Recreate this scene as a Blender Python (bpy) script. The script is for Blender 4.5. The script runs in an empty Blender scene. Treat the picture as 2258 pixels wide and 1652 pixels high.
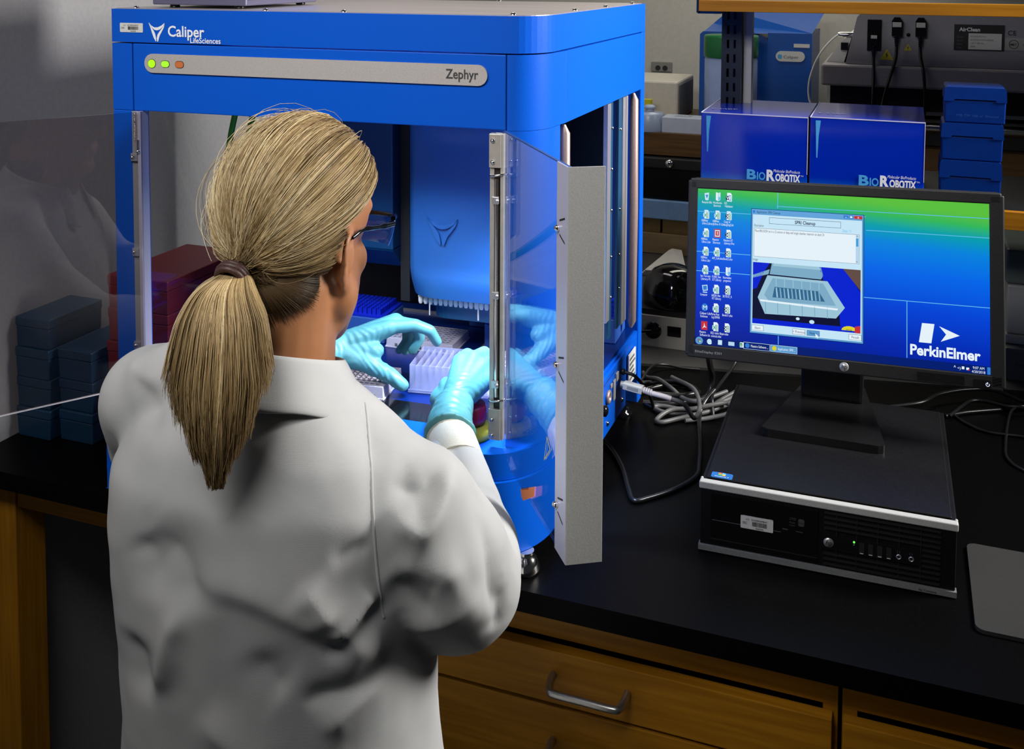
import bpy, bmesh, math, random
import numpy as np
from mathutils import Matrix, Vector, Euler
R = math.radians
SC = bpy.context.scene
COL = SC.collection
random.seed(7); rng = np.random.default_rng(7)

# ---------------------------------------------------------------- camera, world, lights, exposure
# world axes: x along the bench to the right, y away from the camera, z up; z = 0 is the bench top, the floor is z = -0.9
cd = bpy.data.cameras.new('camera'); cam = bpy.data.objects.new('camera', cd); COL.objects.link(cam)
cam.location = (.2546, -1.4422, .828); cam.rotation_euler = (R(86.5104), R(-.2479), R(20.6463))
cd.sensor_width = 36; cd.lens = 36*2297.2/2258; cd.shift_x = 0; cd.shift_y = -(826-69.4)/2258
cd.clip_start = .02; cd.clip_end = 30
SC.camera = cam
SC.view_settings.view_transform = 'Standard'; SC.view_settings.look = 'None'
SC.view_settings.exposure = 0; SC.view_settings.gamma = 1; SC.view_settings.use_curve_mapping = False
w = bpy.data.worlds.new('world'); SC.world = w; w.use_nodes = True
w.node_tree.nodes['Background'].inputs[0].default_value = (.75, .85, 1, 1)
w.node_tree.nodes['Background'].inputs[1].default_value = .022
def area(name, loc, target, sx, sy, power, col, spread=180):
    l = bpy.data.lights.new(name, 'AREA'); l.shape = 'RECTANGLE'; l.size = sx; l.size_y = sy; l.energy = power; l.color = col; l.spread = R(spread)
    o = bpy.data.objects.new(name, l); COL.objects.link(o); o.location = loc
    o.rotation_euler = (Vector(target)-Vector(loc)).to_track_quat('-Z', 'Y').to_euler(); return o
KEY = area('ceiling_light_bench', (1.30, .40, 1.30), (-.25, .15, .50), .4, .9, 20, (1, .97, .92), 80)
FILL = area('room_fill_light', (-.45, -1.30, 1.50), (-.48, -.25, .67), 1.0, .35, 4.7, (1, .98, .95), 75)  # unseen fill lamp, added to brighten the coat and the robot front
LEFTL = area('left_wall_fill_light', (-.75, .95, 1.85), (-1.1, .3, .3), .9, .3, 4, (1, .93, .92))  # added lamp, out of view, lifts the wall left of the robot
FARL = area('far_wall_fill_light', (-.1, 1.75, 1.5), (-.3, 1.9, .3), 1.2, .3, 8, (1, .95, .82))  # unseen warm lamp added to brighten the far wall and shelf

# ---------------------------------------------------------------- materials
def mat(name, col, rough=.5, metal=0., spec=.5, emit=None, es=1., coat=0., alpha=1., trans=0.):
    m = bpy.data.materials.new(name); m.use_nodes = True; b = m.node_tree.nodes['Principled BSDF']
    b.inputs['Base Color'].default_value = (*col, 1); b.inputs['Roughness'].default_value = rough; b.inputs['Metallic'].default_value = metal
    b.inputs['Specular IOR Level'].default_value = spec; b.inputs['Coat Weight'].default_value = coat
    if trans: b.inputs['Transmission Weight'].default_value = trans
    if emit: b.inputs['Emission Color'].default_value = (*emit, 1); b.inputs['Emission Strength'].default_value = es
    return m
def nd(m, t, **kw):
    n = m.node_tree.nodes.new(t)
    for k, v in kw.items(): setattr(n, k, v)
    return n
def lk(m, a, b): m.node_tree.links.new(a, b)
def bsdf(m): return m.node_tree.nodes['Principled BSDF']
def noisy(name, c0, c1, scale=40, rough=.5, metal=0., bump=0., stretch=(1, 1, 1), detail=4, spec=.5, lo=.3, hi=.7, coat=0., bscale=None):
    m = mat(name, c0, rough, metal, spec, coat=coat)
    tc = nd(m, 'ShaderNodeTexCoord'); mp = nd(m, 'ShaderNodeMapping'); mp.inputs['Scale'].default_value = stretch
    no = nd(m, 'ShaderNodeTexNoise'); no.inputs['Scale'].default_value = scale; no.inputs['Detail'].default_value = detail
    cr = nd(m, 'ShaderNodeValToRGB'); cr.color_ramp.elements[0].color = (*c0, 1); cr.color_ramp.elements[1].color = (*c1, 1)
    cr.color_ramp.elements[0].position = lo; cr.color_ramp.elements[1].position = hi
    lk(m, tc.outputs['Object'], mp.inputs['Vector']); lk(m, mp.outputs[0], no.inputs['Vector']); lk(m, no.outputs['Fac'], cr.inputs[0]); lk(m, cr.outputs[0], bsdf(m).inputs['Base Color'])
    if bump:
        bn = nd(m, 'ShaderNodeBump'); bn.inputs['Strength'].default_value = bump; bn.inputs['Distance'].default_value = .001
        if bscale:
            n2 = nd(m, 'ShaderNodeTexNoise'); n2.inputs['Scale'].default_value = bscale; lk(m, mp.outputs[0], n2.inputs['Vector']); lk(m, n2.outputs['Fac'], bn.inputs['Height'])
        else: lk(m, no.outputs['Fac'], bn.inputs['Height'])
        lk(m, bn.outputs[0], bsdf(m).inputs['Normal'])
    return m
def acrylic(name, tint, ior=1.5, rough=.0):
    m = bpy.data.materials.new(name); m.use_nodes = True; nt = m.node_tree; nt.nodes.clear()
    o = nt.nodes.new('ShaderNodeOutputMaterial'); t = nt.nodes.new('ShaderNodeBsdfTransparent'); g = nt.nodes.new('ShaderNodeBsdfGlossy')
    t.inputs[0].default_value = (*tint, 1); g.inputs['Roughness'].default_value = rough; g.inputs[0].default_value = (1, 1, 1, 1)
    f = nt.nodes.new('ShaderNodeFresnel'); ge = nt.nodes.new('ShaderNodeNewGeometry'); ml = nt.nodes.new('ShaderNodeMath'); ml.operation = 'MULTIPLY_ADD'; ml.inputs[1].default_value = 1/ior-ior; ml.inputs[2].default_value = ior; nt.links.new(ge.outputs['Backfacing'], ml.inputs[0]); nt.links.new(ml.outputs[0], f.inputs[0]); x = nt.nodes.new('ShaderNodeMixShader')
    nt.links.new(f.outputs[0], x.inputs[0]); nt.links.new(t.outputs[0], x.inputs[1]); nt.links.new(g.outputs[0], x.inputs[2]); nt.links.new(x.outputs[0], o.inputs[0])
    return m
M = {}
M['blue'] = noisy('blue_paint', (.0, .078, .52), (.0, .092, .58), 900, .45, .0, .12, spec=.18, detail=2)
M['blue_dk'] = noisy('navy_paint', (.0, .03, .22), (.0, .035, .25), 600, .45, 0, .1)
M['blue_head'] = noisy('blue_cover_paint', (.016, .095, .31), (.020, .11, .34), 900, .38, 0, .12)
M['silver'] = noisy('silver_paint', (.44, .41, .40), (.51, .48, .465), 700, .42, .25, .15)
M['alu'] = noisy('aluminium', (.55, .56, .60), (.62, .63, .67), 60, .38, .85, .05, (1, 1, .05))
M['steel'] = noisy('brushed_steel', (.44, .43, .40), (.52, .50, .47), 80, .42, .55, .1, (1, .02, 1))
M['topplate'] = noisy('brushed_top_plate', (.50, .46, .45), (.62, .57, .56), 60, .38, .8, .12, (.05, 1, 1))
M['chrome'] = mat('chrome', (.8, .78, .75), .12, 1.)
M['rose'] = noisy('satin_rod', (.42, .31, .29), (.47, .35, .33), 300, .4, .6, .05)
M['greymetal'] = noisy('grey_sheet_metal', (.42, .42, .405), (.48, .48, .465), 500, .5, .1, .15)
M['black'] = noisy('black_plastic', (.003, .003, .0035), (.005, .005, .006), 300, .45, 0, .1, spec=.3)
M['bluelitalu'] = mat('blue_lit_aluminium', (.60, .62, .80), .4, .3)  # blue of the robot lamp's light is tinted into this metal colour
M['blackgloss'] = mat('black_gloss', (.004, .004, .005), .12)
M['darkgrey'] = noisy('dark_grey_plastic', (.009, .009, .0095), (.014, .014, .0145), 400, .5, 0, .15)
M['bench'] = noisy('black_epoxy_bench', (.0012, .0012, .0014), (.002, .002, .0022), 200, .42, 0, .1, spec=.07)
M['benchedge'] = M['bench']
M['wall'] = noisy('painted_wall', (.25, .245, .255), (.28, .275, .285), 120, .75, 0, .25)
M['wallfar'] = noisy('painted_far_wall', (.50, .49, .45), (.55, .54, .50), 90, .75, 0, .2)
M['white'] = mat('white_plastic', (.72, .72, .70), .4)
M['offwhite'] = noisy('cream_plastic', (.54, .51, .44), (.60, .57, .50), 60, .5, 0, .05)
M['label'] = mat('white_label', (.62, .62, .60), .5)
M['print'] = mat('black_print', (.01, .01, .012), .6)
M['whiteprint'] = mat('white_print', (.80, .82, .86), .5)
M['greyprint'] = mat('grey_print', (.10, .11, .12), .5)
M['cyanprint'] = mat('cyan_print', (.06, .36, .72), .5)
M['yellow'] = mat('yellow_print', (.65, .55, .02), .5)
M['orange'] = mat('orange_sticker', (.80, .25, .08), .5)
M['hose'] = mat('green_hose', (.05, .30, .02), .35)
M['orangehose'] = mat('orange_hose', (.60, .10, .02), .4)
M['clear'] = acrylic('clear_acrylic', (.95, .96, .97), 1.62)
M['smoke'] = acrylic('smoky_acrylic', (.86, .84, .84))
M['seam'] = mat('dark_seam', (.002, .003, .01), .7)
M['red'] = noisy('red_plastic', (.13, .005, .010), (.16, .006, .012), 60, .5, 0, .05)
M['boxblue'] = noisy('blue_storage_plastic', (.0015, .024, .060), (.002, .028, .070), 60, .5, 0, .05)
M['tipblue'] = mat('blue_tip_plastic', (.005, .02, .50), .35)
M['plate'] = noisy('plate_plastic', (.52, .48, .56), (.58, .54, .62), 80, .35, 0, .02)
M['tipwhite'] = mat('white_tip', (.85, .85, .85), .3)
def wood(name, c0, c1, axis='x', rough=.42):
    s = {'x': (1.2, 22, 22), 'z': (22, 22, 1.2), 'y': (22, 1.2, 22)}[axis]
    return noisy(name, c0, c1, 5, rough, 0, .08, s, 6, spec=.2, lo=.35, hi=.68)
M['oak'] = wood('oak_veneer', (.28, .115, .006), (.40, .175, .010))
M['oakz'] = wood('oak_veneer_upright', (.28, .115, .006), (.40, .175, .010), 'z')
M['oakshelf'] = wood('oak_shelf', (.25, .095, .004), (.34, .14, .007))
M['walnut'] = wood('brown_shelf', (.085, .045, .016), (.14, .075, .028))
M['skin'] = noisy('skin', (.37, .155, .062), (.42, .18, .078), 18, .5, 0, .06, detail=6, bscale=900)
bsdf(M['skin']).inputs['Subsurface Weight'].default_value = .12; bsdf(M['skin']).inputs['Subsurface Radius'].default_value = (.008, .003, .0015)
def weave(name, c0, c1, s=900, st=.25, rough=.85):
    m = noisy(name, c0, c1, 14, rough, 0, 0)
    tc = nd(m, 'ShaderNodeTexCoord'); a = nd(m, 'ShaderNodeTexWave', wave_type='BANDS', bands_direction='Z'); a.inputs['Scale'].default_value = s; a.inputs['Distortion'].default_value = 3; a.inputs['Detail Scale'].default_value = 2
    b = nd(m, 'ShaderNodeTexNoise'); b.inputs['Scale'].default_value = 700
    ad = nd(m, 'ShaderNodeMath', operation='ADD'); lk(m, tc.outputs['Object'], a.inputs[0]); lk(m, tc.outputs['Object'], b.inputs['Vector'])
    lk(m, a.outputs['Fac'], ad.inputs[0]); lk(m, b.outputs['Fac'], ad.inputs[1])
    bn = nd(m, 'ShaderNodeBump'); bn.inputs['Strength'].default_value = st; bn.inputs['Distance'].default_value = .0006
    lk(m, ad.outputs[0], bn.inputs['Height']); lk(m, bn.outputs[0], bsdf(m).inputs['Normal']); return m
M['coat'] = weave('white_lab_coat_cloth', (.44, .45, .455), (.50, .50, .50), 620, .16)
M['cuff'] = weave('knitted_cuff', (.62, .58, .48), (.70, .66, .56), 500, .5)
M['trouser'] = weave('dark_trousers', (.02, .022, .03), (.03, .032, .04), 500)
M['shirt'] = weave('dark_shirt', (.01, .01, .012), (.016, .016, .018), 500)
M['glove'] = noisy('teal_nitrile', (.075, .26, .28), (.09, .30, .32), 60, .42, 0, .25, bscale=130)
M['tie'] = noisy('brown_hair_tie', (.035, .014, .012), (.07, .03, .025), 300, .5, 0, .5)
def hairmat(name, stops):
    m = mat(name, (.4, .25, .1), .42, 0, .35); at = nd(m, 'ShaderNodeAttribute', attribute_name='tone'); cr = nd(m, 'ShaderNodeValToRGB')
    e = cr.color_ramp.elements; e[0].position = stops[0][0]; e[0].color = (*stops[0][1], 1); e[1].position = stops[-1][0]; e[1].color = (*stops[-1][1], 1)
    for p, c in stops[1:-1]: k = e.new(p); k.color = (*c, 1)
    lk(m, at.outputs['Fac'], cr.inputs[0]); lk(m, cr.outputs[0], bsdf(m).inputs['Base Color']); return m
M['hair'] = hairmat('blonde_hair', [(0, (.030, .017, .008)), (.22, (.125, .074, .030)), (.5, (.33, .22, .095)), (.78, (.56, .42, .22)), (1, (.76, .64, .41))])

# ---------------------------------------------------------------- mesh builder
_txt = {}
def text_geo(s, bold=0.):
    k = (s, bold)
    if k not in _txt:
        c = bpy.data.curves.new('writing', 'FONT'); c.body = s; c.size = 1; c.resolution_u = 3; c.offset = bold; c.fill_mode = 'FRONT'
        o = bpy.data.objects.new('writing', c); COL.objects.link(o)
        dg = bpy.context.evaluated_depsgraph_get(); me = bpy.data.meshes.new_from_object(o.evaluated_get(dg))
        vs = [v.co.copy() for v in me.vertices]; fs = [tuple(p.vertices) for p in me.polygons]
        bpy.data.objects.remove(o); bpy.data.curves.remove(c); bpy.data.meshes.remove(me)
        w = max([v.x for v in vs], default=1); _txt[k] = (vs, fs, w)
    return _txt[k]
class MB:
    def __init__(s): s.v = []; s.f = []; s.m = []; s.xf = Matrix(); s.sm = []
    def add(s, vs, fs, mi=0, smooth=False):
        b = len(s.v); s.v += [tuple(s.xf @ Vector(v)) for v in vs]
        for f in fs: s.f.append(tuple(b+i for i in f)); s.m.append(mi); s.sm.append(smooth)
        return s
    def box(s, x0, x1, y0, y1, z0, z1, mi=0):
        return s.add([(x0,y0,z0),(x1,y0,z0),(x1,y1,z0),(x0,y1,z0),(x0,y0,z1),(x1,y0,z1),(x1,y1,z1),(x0,y1,z1)],
              [(0,3,2,1),(4,5,6,7),(0,1,5,4),(1,2,6,5),(2,3,7,6),(3,0,4,7)], mi)
    def taper(s, x0, x1, y0, y1, z0, z1, dx, dy, mi=0):      # box whose top is inset by dx, dy
        return s.add([(x0,y0,z0),(x1,y0,z0),(x1,y1,z0),(x0,y1,z0),(x0+dx,y0+dy,z1),(x1-dx,y0+dy,z1),(x1-dx,y1-dy,z1),(x0+dx,y1-dy,z1)],
              [(0,3,2,1),(4,5,6,7),(0,1,5,4),(1,2,6,5),(2,3,7,6),(3,0,4,7)], mi)
    def prism(s, poly, a0, a1, axis='z', mi=0, smooth=False):
        n = len(poly)
        def P(u, v, a): return {'z': (u, v, a), 'y': (u, a, v), 'x': (a, u, v)}[axis]
        vs = [P(u, v, a0) for u, v in poly]+[P(u, v, a1) for u, v in poly]
        fs = [tuple(range(n))[::-1], tuple(range(n, 2*n))]
        s.add(vs, fs, mi); s.add(vs, [(i, (i+1) % n, n+(i+1) % n, n+i) for i in range(n)], mi, smooth); return s
    def poly(s, pts, mi=0): return s.add(pts, [tuple(range(len(pts)))], mi)
    def tube(s, pts, r, n=10, mi=0, cap=True, closed=False):
        pts = [Vector(p) for p in pts]; k = len(pts); rr = r if isinstance(r, (list, tuple)) else [r]*k; vs = []; up = None
        for i, p in enumerate(pts):
            d = (pts[(i+1) % k]-pts[i-1]) if closed else (pts[min(i+1, k-1)]-pts[max(i-1, 0)])
            d.normalize()
            if up is None:
                up = Vector((0, 0, 1)) if abs(d.z) < .9 else Vector((1, 0, 0))
            sd = d.cross(up)
            if sd.length < 1e-5: sd = d.orthogonal()
            sd.normalize(); up = sd.cross(d).normalized()
            for j in range(n):
                a = 2*math.pi*j/n; vs.append(p+(sd*math.cos(a)+up*math.sin(a))*rr[i])
        fs = []
        for i in range(k if closed else k-1):
            for j in range(n): fs.append((i*n+j, i*n+(j+1) % n, ((i+1) % k)*n+(j+1) % n, ((i+1) % k)*n+j))
        s.add(vs, fs, mi, True)
        if cap and not closed: s.add(vs[:n], [tuple(range(n))[::-1]], mi); s.add(vs[-n:], [tuple(range(n))], mi)
        return s
    def lathe(s, prof, c=(0, 0, 0), n=24, mi=0, axis='z', smooth=True):
        vs = []; k = len(prof)
        for r, h in prof:
            for j in range(n):
                a = 2*math.pi*j/n; x, y = r*math.cos(a), r*math.sin(a)
                vs.append({'z': (c[0]+x, c[1]+y, c[2]+h), 'y': (c[0]+x, c[1]+h, c[2]-y), 'x': (c[0]+h, c[1]+x, c[2]+y)}[axis])
        fs = [(i*n+j, i*n+(j+1) % n, (i+1)*n+(j+1) % n, (i+1)*n+j) for i in range(k-1) for j in range(n)]
        s.add(vs, fs, mi, smooth)
        s.add(vs[:n], [tuple(range(n))[::-1]], mi); s.add(vs[-n:], [tuple(range(n))], mi); return s
    def ball(s, c, r, mi=0, n=12, sq=(1, 1, 1)):
        prof = [(max(1e-4, r*math.sin(math.pi*i/n)), -r*math.cos(math.pi*i/n)) for i in range(n+1)]
        vs = []
        for q, h in prof:
            for j in range(2*n): a = math.pi*j/n; vs.append((c[0]+q*math.cos(a)*sq[0], c[1]+q*math.sin(a)*sq[1], c[2]+h*sq[2]))
        return s.add(vs, [(i*2*n+j, i*2*n+(j+1) % (2*n), (i+1)*2*n+(j+1) % (2*n), (i+1)*2*n+j) for i in range(n) for j in range(2*n)], mi, True)
    # flat writing; o = lower left corner, u = reading direction, v = up direction
    def text(s, t, o, h, u=(1, 0, 0), v=(0, 0, 1), mi=0, bold=0., width=None, shear=0., off=.0004):
        vs, fs, w = text_geo(t, bold); sx = h if width is None else width/w
        o = Vector(o); u = Vector(u); v = Vector(v); n = u.cross(v)
        return s.add([o+u*((p.x+shear*p.y)*sx)+v*(p.y*h)+n*off for p in vs], fs, mi)
    def build(s, name, mats, parent=None, loc=None, rot=None, bevel=0., seg=2, auto=None):
        me = bpy.data.meshes.new(name); me.from_pydata(s.v, [], s.f)
        if not isinstance(mats, (list, tuple)): mats = [mats]
        for m in mats: me.materials.append(M[m] if isinstance(m, str) else m)
        me.polygons.foreach_set('material_index', s.m)
        me.polygons.foreach_set('use_smooth', s.sm); me.update()
        if auto: me.polygons.foreach_set('use_smooth', [True]*len(s.f)); me.set_sharp_from_angle(angle=R(auto))
        o = bpy.data.objects.new(name, me); COL.objects.link(o)
        if parent: o.parent = parent
        if loc: o.location = loc
        if rot: o.rotation_euler = rot
        if bevel:
            b = o.modifiers.new('bevel', 'BEVEL'); b.width = bevel; b.segments = seg; b.limit_method = 'ANGLE'; b.angle_limit = R(40)
        return o
def tag(o, label, cat, group=None):
    o['label'] = label; o['category'] = cat
    if group: o['group'] = group
    return o
def thing(name, label, cat, loc=(0, 0, 0), rz=0., group=None):
    o = bpy.data.objects.new(name, None); COL.objects.link(o); o.empty_display_size = .05
    o.location = loc; o.rotation_euler = (0, 0, rz); return tag(o, label, cat, group)
def struct(o): o['kind'] = 'structure'; return o
def dup(root, loc, rz=None, label=None, group=None):
    r = root.copy(); COL.objects.link(r); r.location = loc
    if rz is not None: r.rotation_euler = (0, 0, rz)
    if label: r['label'] = label
    if group: r['group'] = group
    for c in list(root.children):
        k = c.copy(); COL.objects.link(k); k.parent = r
        for g in list(c.children):
            q = g.copy(); COL.objects.link(q); q.parent = k
    return r
def rrect(x0, x1, y0, y1, r, n=6, corners=(1, 1, 1, 1)):   # corner order: x0y0, x1y0, x1y1, x0y1
    p = []
    for i, (cx, cy, a) in enumerate([(x0+r, y0+r, 180), (x1-r, y0+r, 270), (x1-r, y1-r, 0), (x0+r, y1-r, 90)]):
        if corners[i]:
            for k in range(n+1): t = R(a+90*k/n); p.append((cx+r*math.cos(t), cy+r*math.sin(t)))
        else: p.append([(x0, y0), (x1, y0), (x1, y1), (x0, y1)][i])
    return p
def spline(pts, n=8):
    P = [Vector(p) for p in pts]; P = [P[0]*2-P[1]]+P+[P[-1]*2-P[-2]]; out = []
    for i in range(1, len(P)-2):
        for k in range(n):
            t = k/n; a, b, c, d = P[i-1:i+3]
            out.append(.5*((2*b)+(c-a)*t+(2*a-5*b+4*c-d)*t*t+(3*b-a-3*c+d)*t**3))
    out.append(P[-2]); return out
# three curved blades, unit box, used as the maker's emblem
EMBLEM = [[(0,1),(.16,.82),(.36,.72),(.58,.73),(.80,.82),(1,.97),(.88,.76),(.70,.62),(.52,.57),(.36,.60),(.20,.72)],
          [(0,.97),(.12,.70),(.22,.42),(.32,.18),(.44,.0),(.47,.02),(.45,.22),(.40,.42),(.30,.58),(.14,.78)],
          [(1,.94),(.95,.72),(.80,.48),(.68,.30),(.58,.0),(.53,.0),(.50,.18),(.55,.36),(.68,.52),(.88,.74)]]
def asset_tag(mb, x0, x1, z0, z1, y, mp=1):                # small white property sticker with a bar code, facing -y
    W = x1-x0; H = z1-z0
    mb.text('U S   GOVERNMENT', (x0+.16*W, y, z0+.70*H), .2*H, width=.66*W, mi=mp); mb.text('CDC', (x0+.06*W, y, z0+.38*H), .26*H, width=.15*W, mi=mp)
    x = x0+.36*W
    while x < x0+.80*W:
        b = W*random.choice((.008, .012, .018)); mb.poly([(x, y-.0004, z0+.28*H), (x+b, y-.0004, z0+.28*H), (x+b, y-.0004, z0+.64*H), (x, y-.0004, z0+.64*H)], mp); x += b+W*random.choice((.010, .016))
    mb.text('426028', (x0+.46*W, y, z0+.08*H), .16*H, width=.24*W, mi=mp)
# ================================================================ the setting
struct(MB().box(-1.26, 3.0, -3.2, 2.9, -.95, -.9).build('floor', noisy('grey_floor_tiles', (.10, .10, .10), (.14, .14, .135), 30, .35)))
struct(MB().box(-1.26, -1.2, -3.2, 2.35, -.9, 1.95).build('wall_left', 'wall'))
struct(MB().box(-1.26, 3.0, 2.25, 2.35, -.9, 1.95).build('wall_far', 'wallfar'))
struct(MB().box(-1.26, 3.0, -3.2, 2.9, 1.95, 2.0).build('ceiling', noisy('ceiling_tiles', (.30, .30, .29), (.34, .34, .33), 60, .9)))

# ================================================================ benches and cabinets
def gapline(x): return .690+.181*x
mb = MB().prism([(-1.199, -.182), (1.3, -.182), (1.3, gapline(1.3)), (-1.199, gapline(-1.199))], -.030, 0)
tag(mb.build('bench_worktop', 'bench', bevel=.0025), 'long black epoxy bench top carrying the blue robot and the computer', 'worktop')
mb = MB().prism([(-1.199, gapline(-1.199)+.014), (1.3, gapline(1.3)+.014), (1.3, 1.95), (-1.199, 1.95)], -.030, 0)
tag(mb.build('bench_worktop', noisy('bench_top_grey_sheen', (.055, .055, .053), (.066, .066, .063), 200, .4, 0, .15), bevel=.0025), 'dark grey bench top of the opposite bench behind the monitor', 'worktop')  # grey sheen put into the base colour of the top
def cabinet(x0, x1, label, zs, handles):
    t = thing('drawer_cabinet', label, 'cabinet', (x0, -.14, -.9)); W = x1-x0
    MB().box(0, W, .0, .02, .816, .870).box(0, .018, .0, .52, .08, .816).box(W-.018, W, .0, .52, .08, .816).box(0, W, .50, .52, .08, .87).box(.018, W-.018, .02, .5, .08, .10).box(.03, W-.03, .05, .09, 0, .08).build('carcass', 'oak', t, bevel=.0008)
    MB().box(.019, W-.019, .03, .05, .1, .815).build('dark_interior', 'black', t)
    for (a, b), hx in zip(zs, handles):
        d = MB().box(.002, W-.006, -.019, -.0005, a+.9, b+.9).build('drawer', 'oak', t, bevel=.0012)
        if hx is not None:
            hz = (a+b)/2+.9 if b-a < .1 else b+.9-.05; q = .051
            MB().tube(spline([(hx-q, -.019, hz+.004), (hx-q, -.030, hz+.003), (hx-q+.004, -.046, hz), (hx-q+.014, -.050, hz), (hx, -.050, hz), (hx+q-.014, -.050, hz), (hx+q-.004, -.046, hz), (hx+q, -.030, hz+.003), (hx+q, -.019, hz+.004)], 6), .0052, 12).build('handle', noisy('satin_nickel', (.40, .39, .38), (.46, .45, .44), 80, .3, .9), d)
    return t
cabinet(-.43, .200, 'oak drawer cabinet with bar handles under the black bench beside the woman', [(-.163, -.090), (-.330, -.168), (-.80, -.335)], [.316, .316, .316])
cabinet(.205, .83, 'oak drawer cabinet at the right edge, only its top left corner showing', [(-.163, -.090), (-.330, -.168), (-.80, -.335)], [.316, .316, .316])
t = thing('table_frame', 'oak leg and rail carrying the left end of the black bench', 'table frame', (-1.196, -.14, -.9))
MB().box(.004, .068, 0, .065, 0, .869).build('leg', 'oakz', t, bevel=.002)
MB().box(.069, .765, .004, .024, .815, .869).build('front_rail', 'oak', t, bevel=.0012)
MB().box(.02, .05, .066, .60, .815, .869).build('side_rail', 'oak', t, bevel=.0012)
MB().box(.004, .068, .56, .62, 0, .815).build('leg', 'oakz', t, bevel=.002)
struct(MB().box(-1.2, -.43, .50, .52, -.9, -.032).build('wall_knee_space', noisy('grey_back_panel', (.16, .16, .155), (.19, .19, .185), 90, .7, 0, .2)))

# ================================================================ shelf rack and what stands on it
t = thing('shelf_rack', 'black slotted upright with oak shelves above the monitor', 'shelf rack', (0, 0, 0))
def upright(x, y):
    mb = MB().box(x-.0205, x-.0165, y, y+.045, 0.0, .742).box(x+.0165, x+.0205, y, y+.045, 0.0, .742).box(x-.0165, x+.0165, y+.041, y+.045, 0, .742)
    z = .0
    zs = [.02+.0305*k for k in range(24)]
    prev = 0.
    cols = [(-.0165, -.0095), (-.0045, .0045), (.0095, .0165)]
    for a, b in cols: mb.box(x+a, x+b, y, y+.003, 0, .742)
    for z in zs:
        for a, b in ((-.0095, -.0045), (.0045, .0095)): mb.box(x+a, x+b, y, y+.003, prev, z)
        prev = z+.018
    for a, b in ((-.0095, -.0045), (.0045, .0095)): mb.box(x+a, x+b, y, y+.003, prev, .742)
    return mb
upright(-.085, .775).build('upright', noisy('blue_black_paint', (.010, .016, .026), (.014, .02, .032), 90, .4, .3), t)
upright(1.05, .775).build('upright', M['blackgloss'], t)
MB().box(-.062, -.046, .80, .83, 0, .742).build('back_post', 'greymetal', t)
MB().box(-.127, 1.25, .641, 1.0, .744, .7665).build('shelf_board', 'black', t, bevel=.0008)
MB().box(-.127, 1.25, .62, .6405, .744, .7665).build('shelf_edge', 'oakshelf', t, bevel=.0008)
MB().box(-.1305, -.127, .618, 1.0, .741, .768).box(-.1305, -.085, .63, .99, .739, .7435).build('shelf_end_cap', 'blackgloss', t)
MB().box(-.112, 1.25, .6155, .96, .362, .395).build('shelf_board', 'black', t, bevel=.0008)
MB().box(-.112, 1.25, .60, .615, .362, .395).build('shelf_edge', 'oakshelf', t, bevel=.0008)
for x in (-.085, 1.05): MB().prism([(.62, .735), (.775, .735), (.775, .66)], x-.002, x+.002, 'x').build('bracket', 'blackgloss', t) if False else MB().prism([(.775, .30), (.775, .36), (.64, .36), (.64, .35)], x-.002, x+.002, 'x').build('bracket', 'blackgloss', t)

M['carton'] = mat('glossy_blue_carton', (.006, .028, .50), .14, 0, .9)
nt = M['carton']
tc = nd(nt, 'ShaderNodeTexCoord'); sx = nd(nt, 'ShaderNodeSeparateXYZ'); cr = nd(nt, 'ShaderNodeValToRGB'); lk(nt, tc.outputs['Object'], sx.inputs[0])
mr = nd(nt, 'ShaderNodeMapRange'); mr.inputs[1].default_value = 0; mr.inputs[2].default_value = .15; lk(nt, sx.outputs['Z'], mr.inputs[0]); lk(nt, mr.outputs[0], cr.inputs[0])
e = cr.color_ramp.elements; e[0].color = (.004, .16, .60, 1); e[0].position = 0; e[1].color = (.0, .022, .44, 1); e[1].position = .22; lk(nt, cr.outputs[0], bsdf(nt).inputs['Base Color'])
def carton(x0, W, zt, tx, tz, label):
    t = thing('pipette_tip_carton', label, 'carton', (x0, .62, .3955), 0, 'blue cartons on the rack shelf'); H = zt-.3955
    mb = MB().box(0, W, 0, .235, 0, H); mb.build('carton_body', 'carton', t, bevel=.0015)
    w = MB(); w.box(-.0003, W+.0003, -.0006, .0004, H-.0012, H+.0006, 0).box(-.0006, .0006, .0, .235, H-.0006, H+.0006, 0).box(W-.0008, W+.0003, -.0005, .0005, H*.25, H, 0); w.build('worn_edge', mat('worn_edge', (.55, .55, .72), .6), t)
    p = MB(); p.poly([(.010, -.0012, H-.006), (.0125, -.0012, H-.078), (.0145, -.0012, H-.078), (.016, -.0012, H-.036), (.0195, -.0012, H-.006)], 1)
    y = -.0012; tx -= x0; tz -= .3955
    p.text('B', (tx, y, tz), .0265, mi=1, bold=.035, width=.0195).text('IO', (tx+.020, y, tz), .021, mi=1, bold=.02, width=.017)
    p.text('R', (tx+.0385, y, tz), .0285, mi=0, bold=.045, width=.017).text('OBOTIX', (tx+.056, y, tz), .0195, mi=0, bold=.04, width=.047).poly([(tx+.0795, y, tz-.006), (tx+.0825, y, tz-.006), (tx+.0825, y, tz+.01), (tx+.0795, y, tz+.01)], 0)
    p.text('Molecular BioProducts', (tx+.052, y, tz+.0165), .0085, mi=0, shear=.25, width=.050).text('TM', (tx+.1035, y, tz+.011), .004, mi=0)
    p.text('F-MBP', (.012, .05, H), .02, (1, .12, 0), (-.3, 1, 0), 2, off=.001)
    p.build('printing', ['whiteprint', 'cyanprint', mat('pale_print', (.25, .27, .45), .5)], t); return t
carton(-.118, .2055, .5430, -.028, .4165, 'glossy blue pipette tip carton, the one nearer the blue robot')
carton(.0915, .2055, .5450, .181, .4205, 'glossy blue pipette tip carton beside the stack of blue tip boxes')

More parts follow.
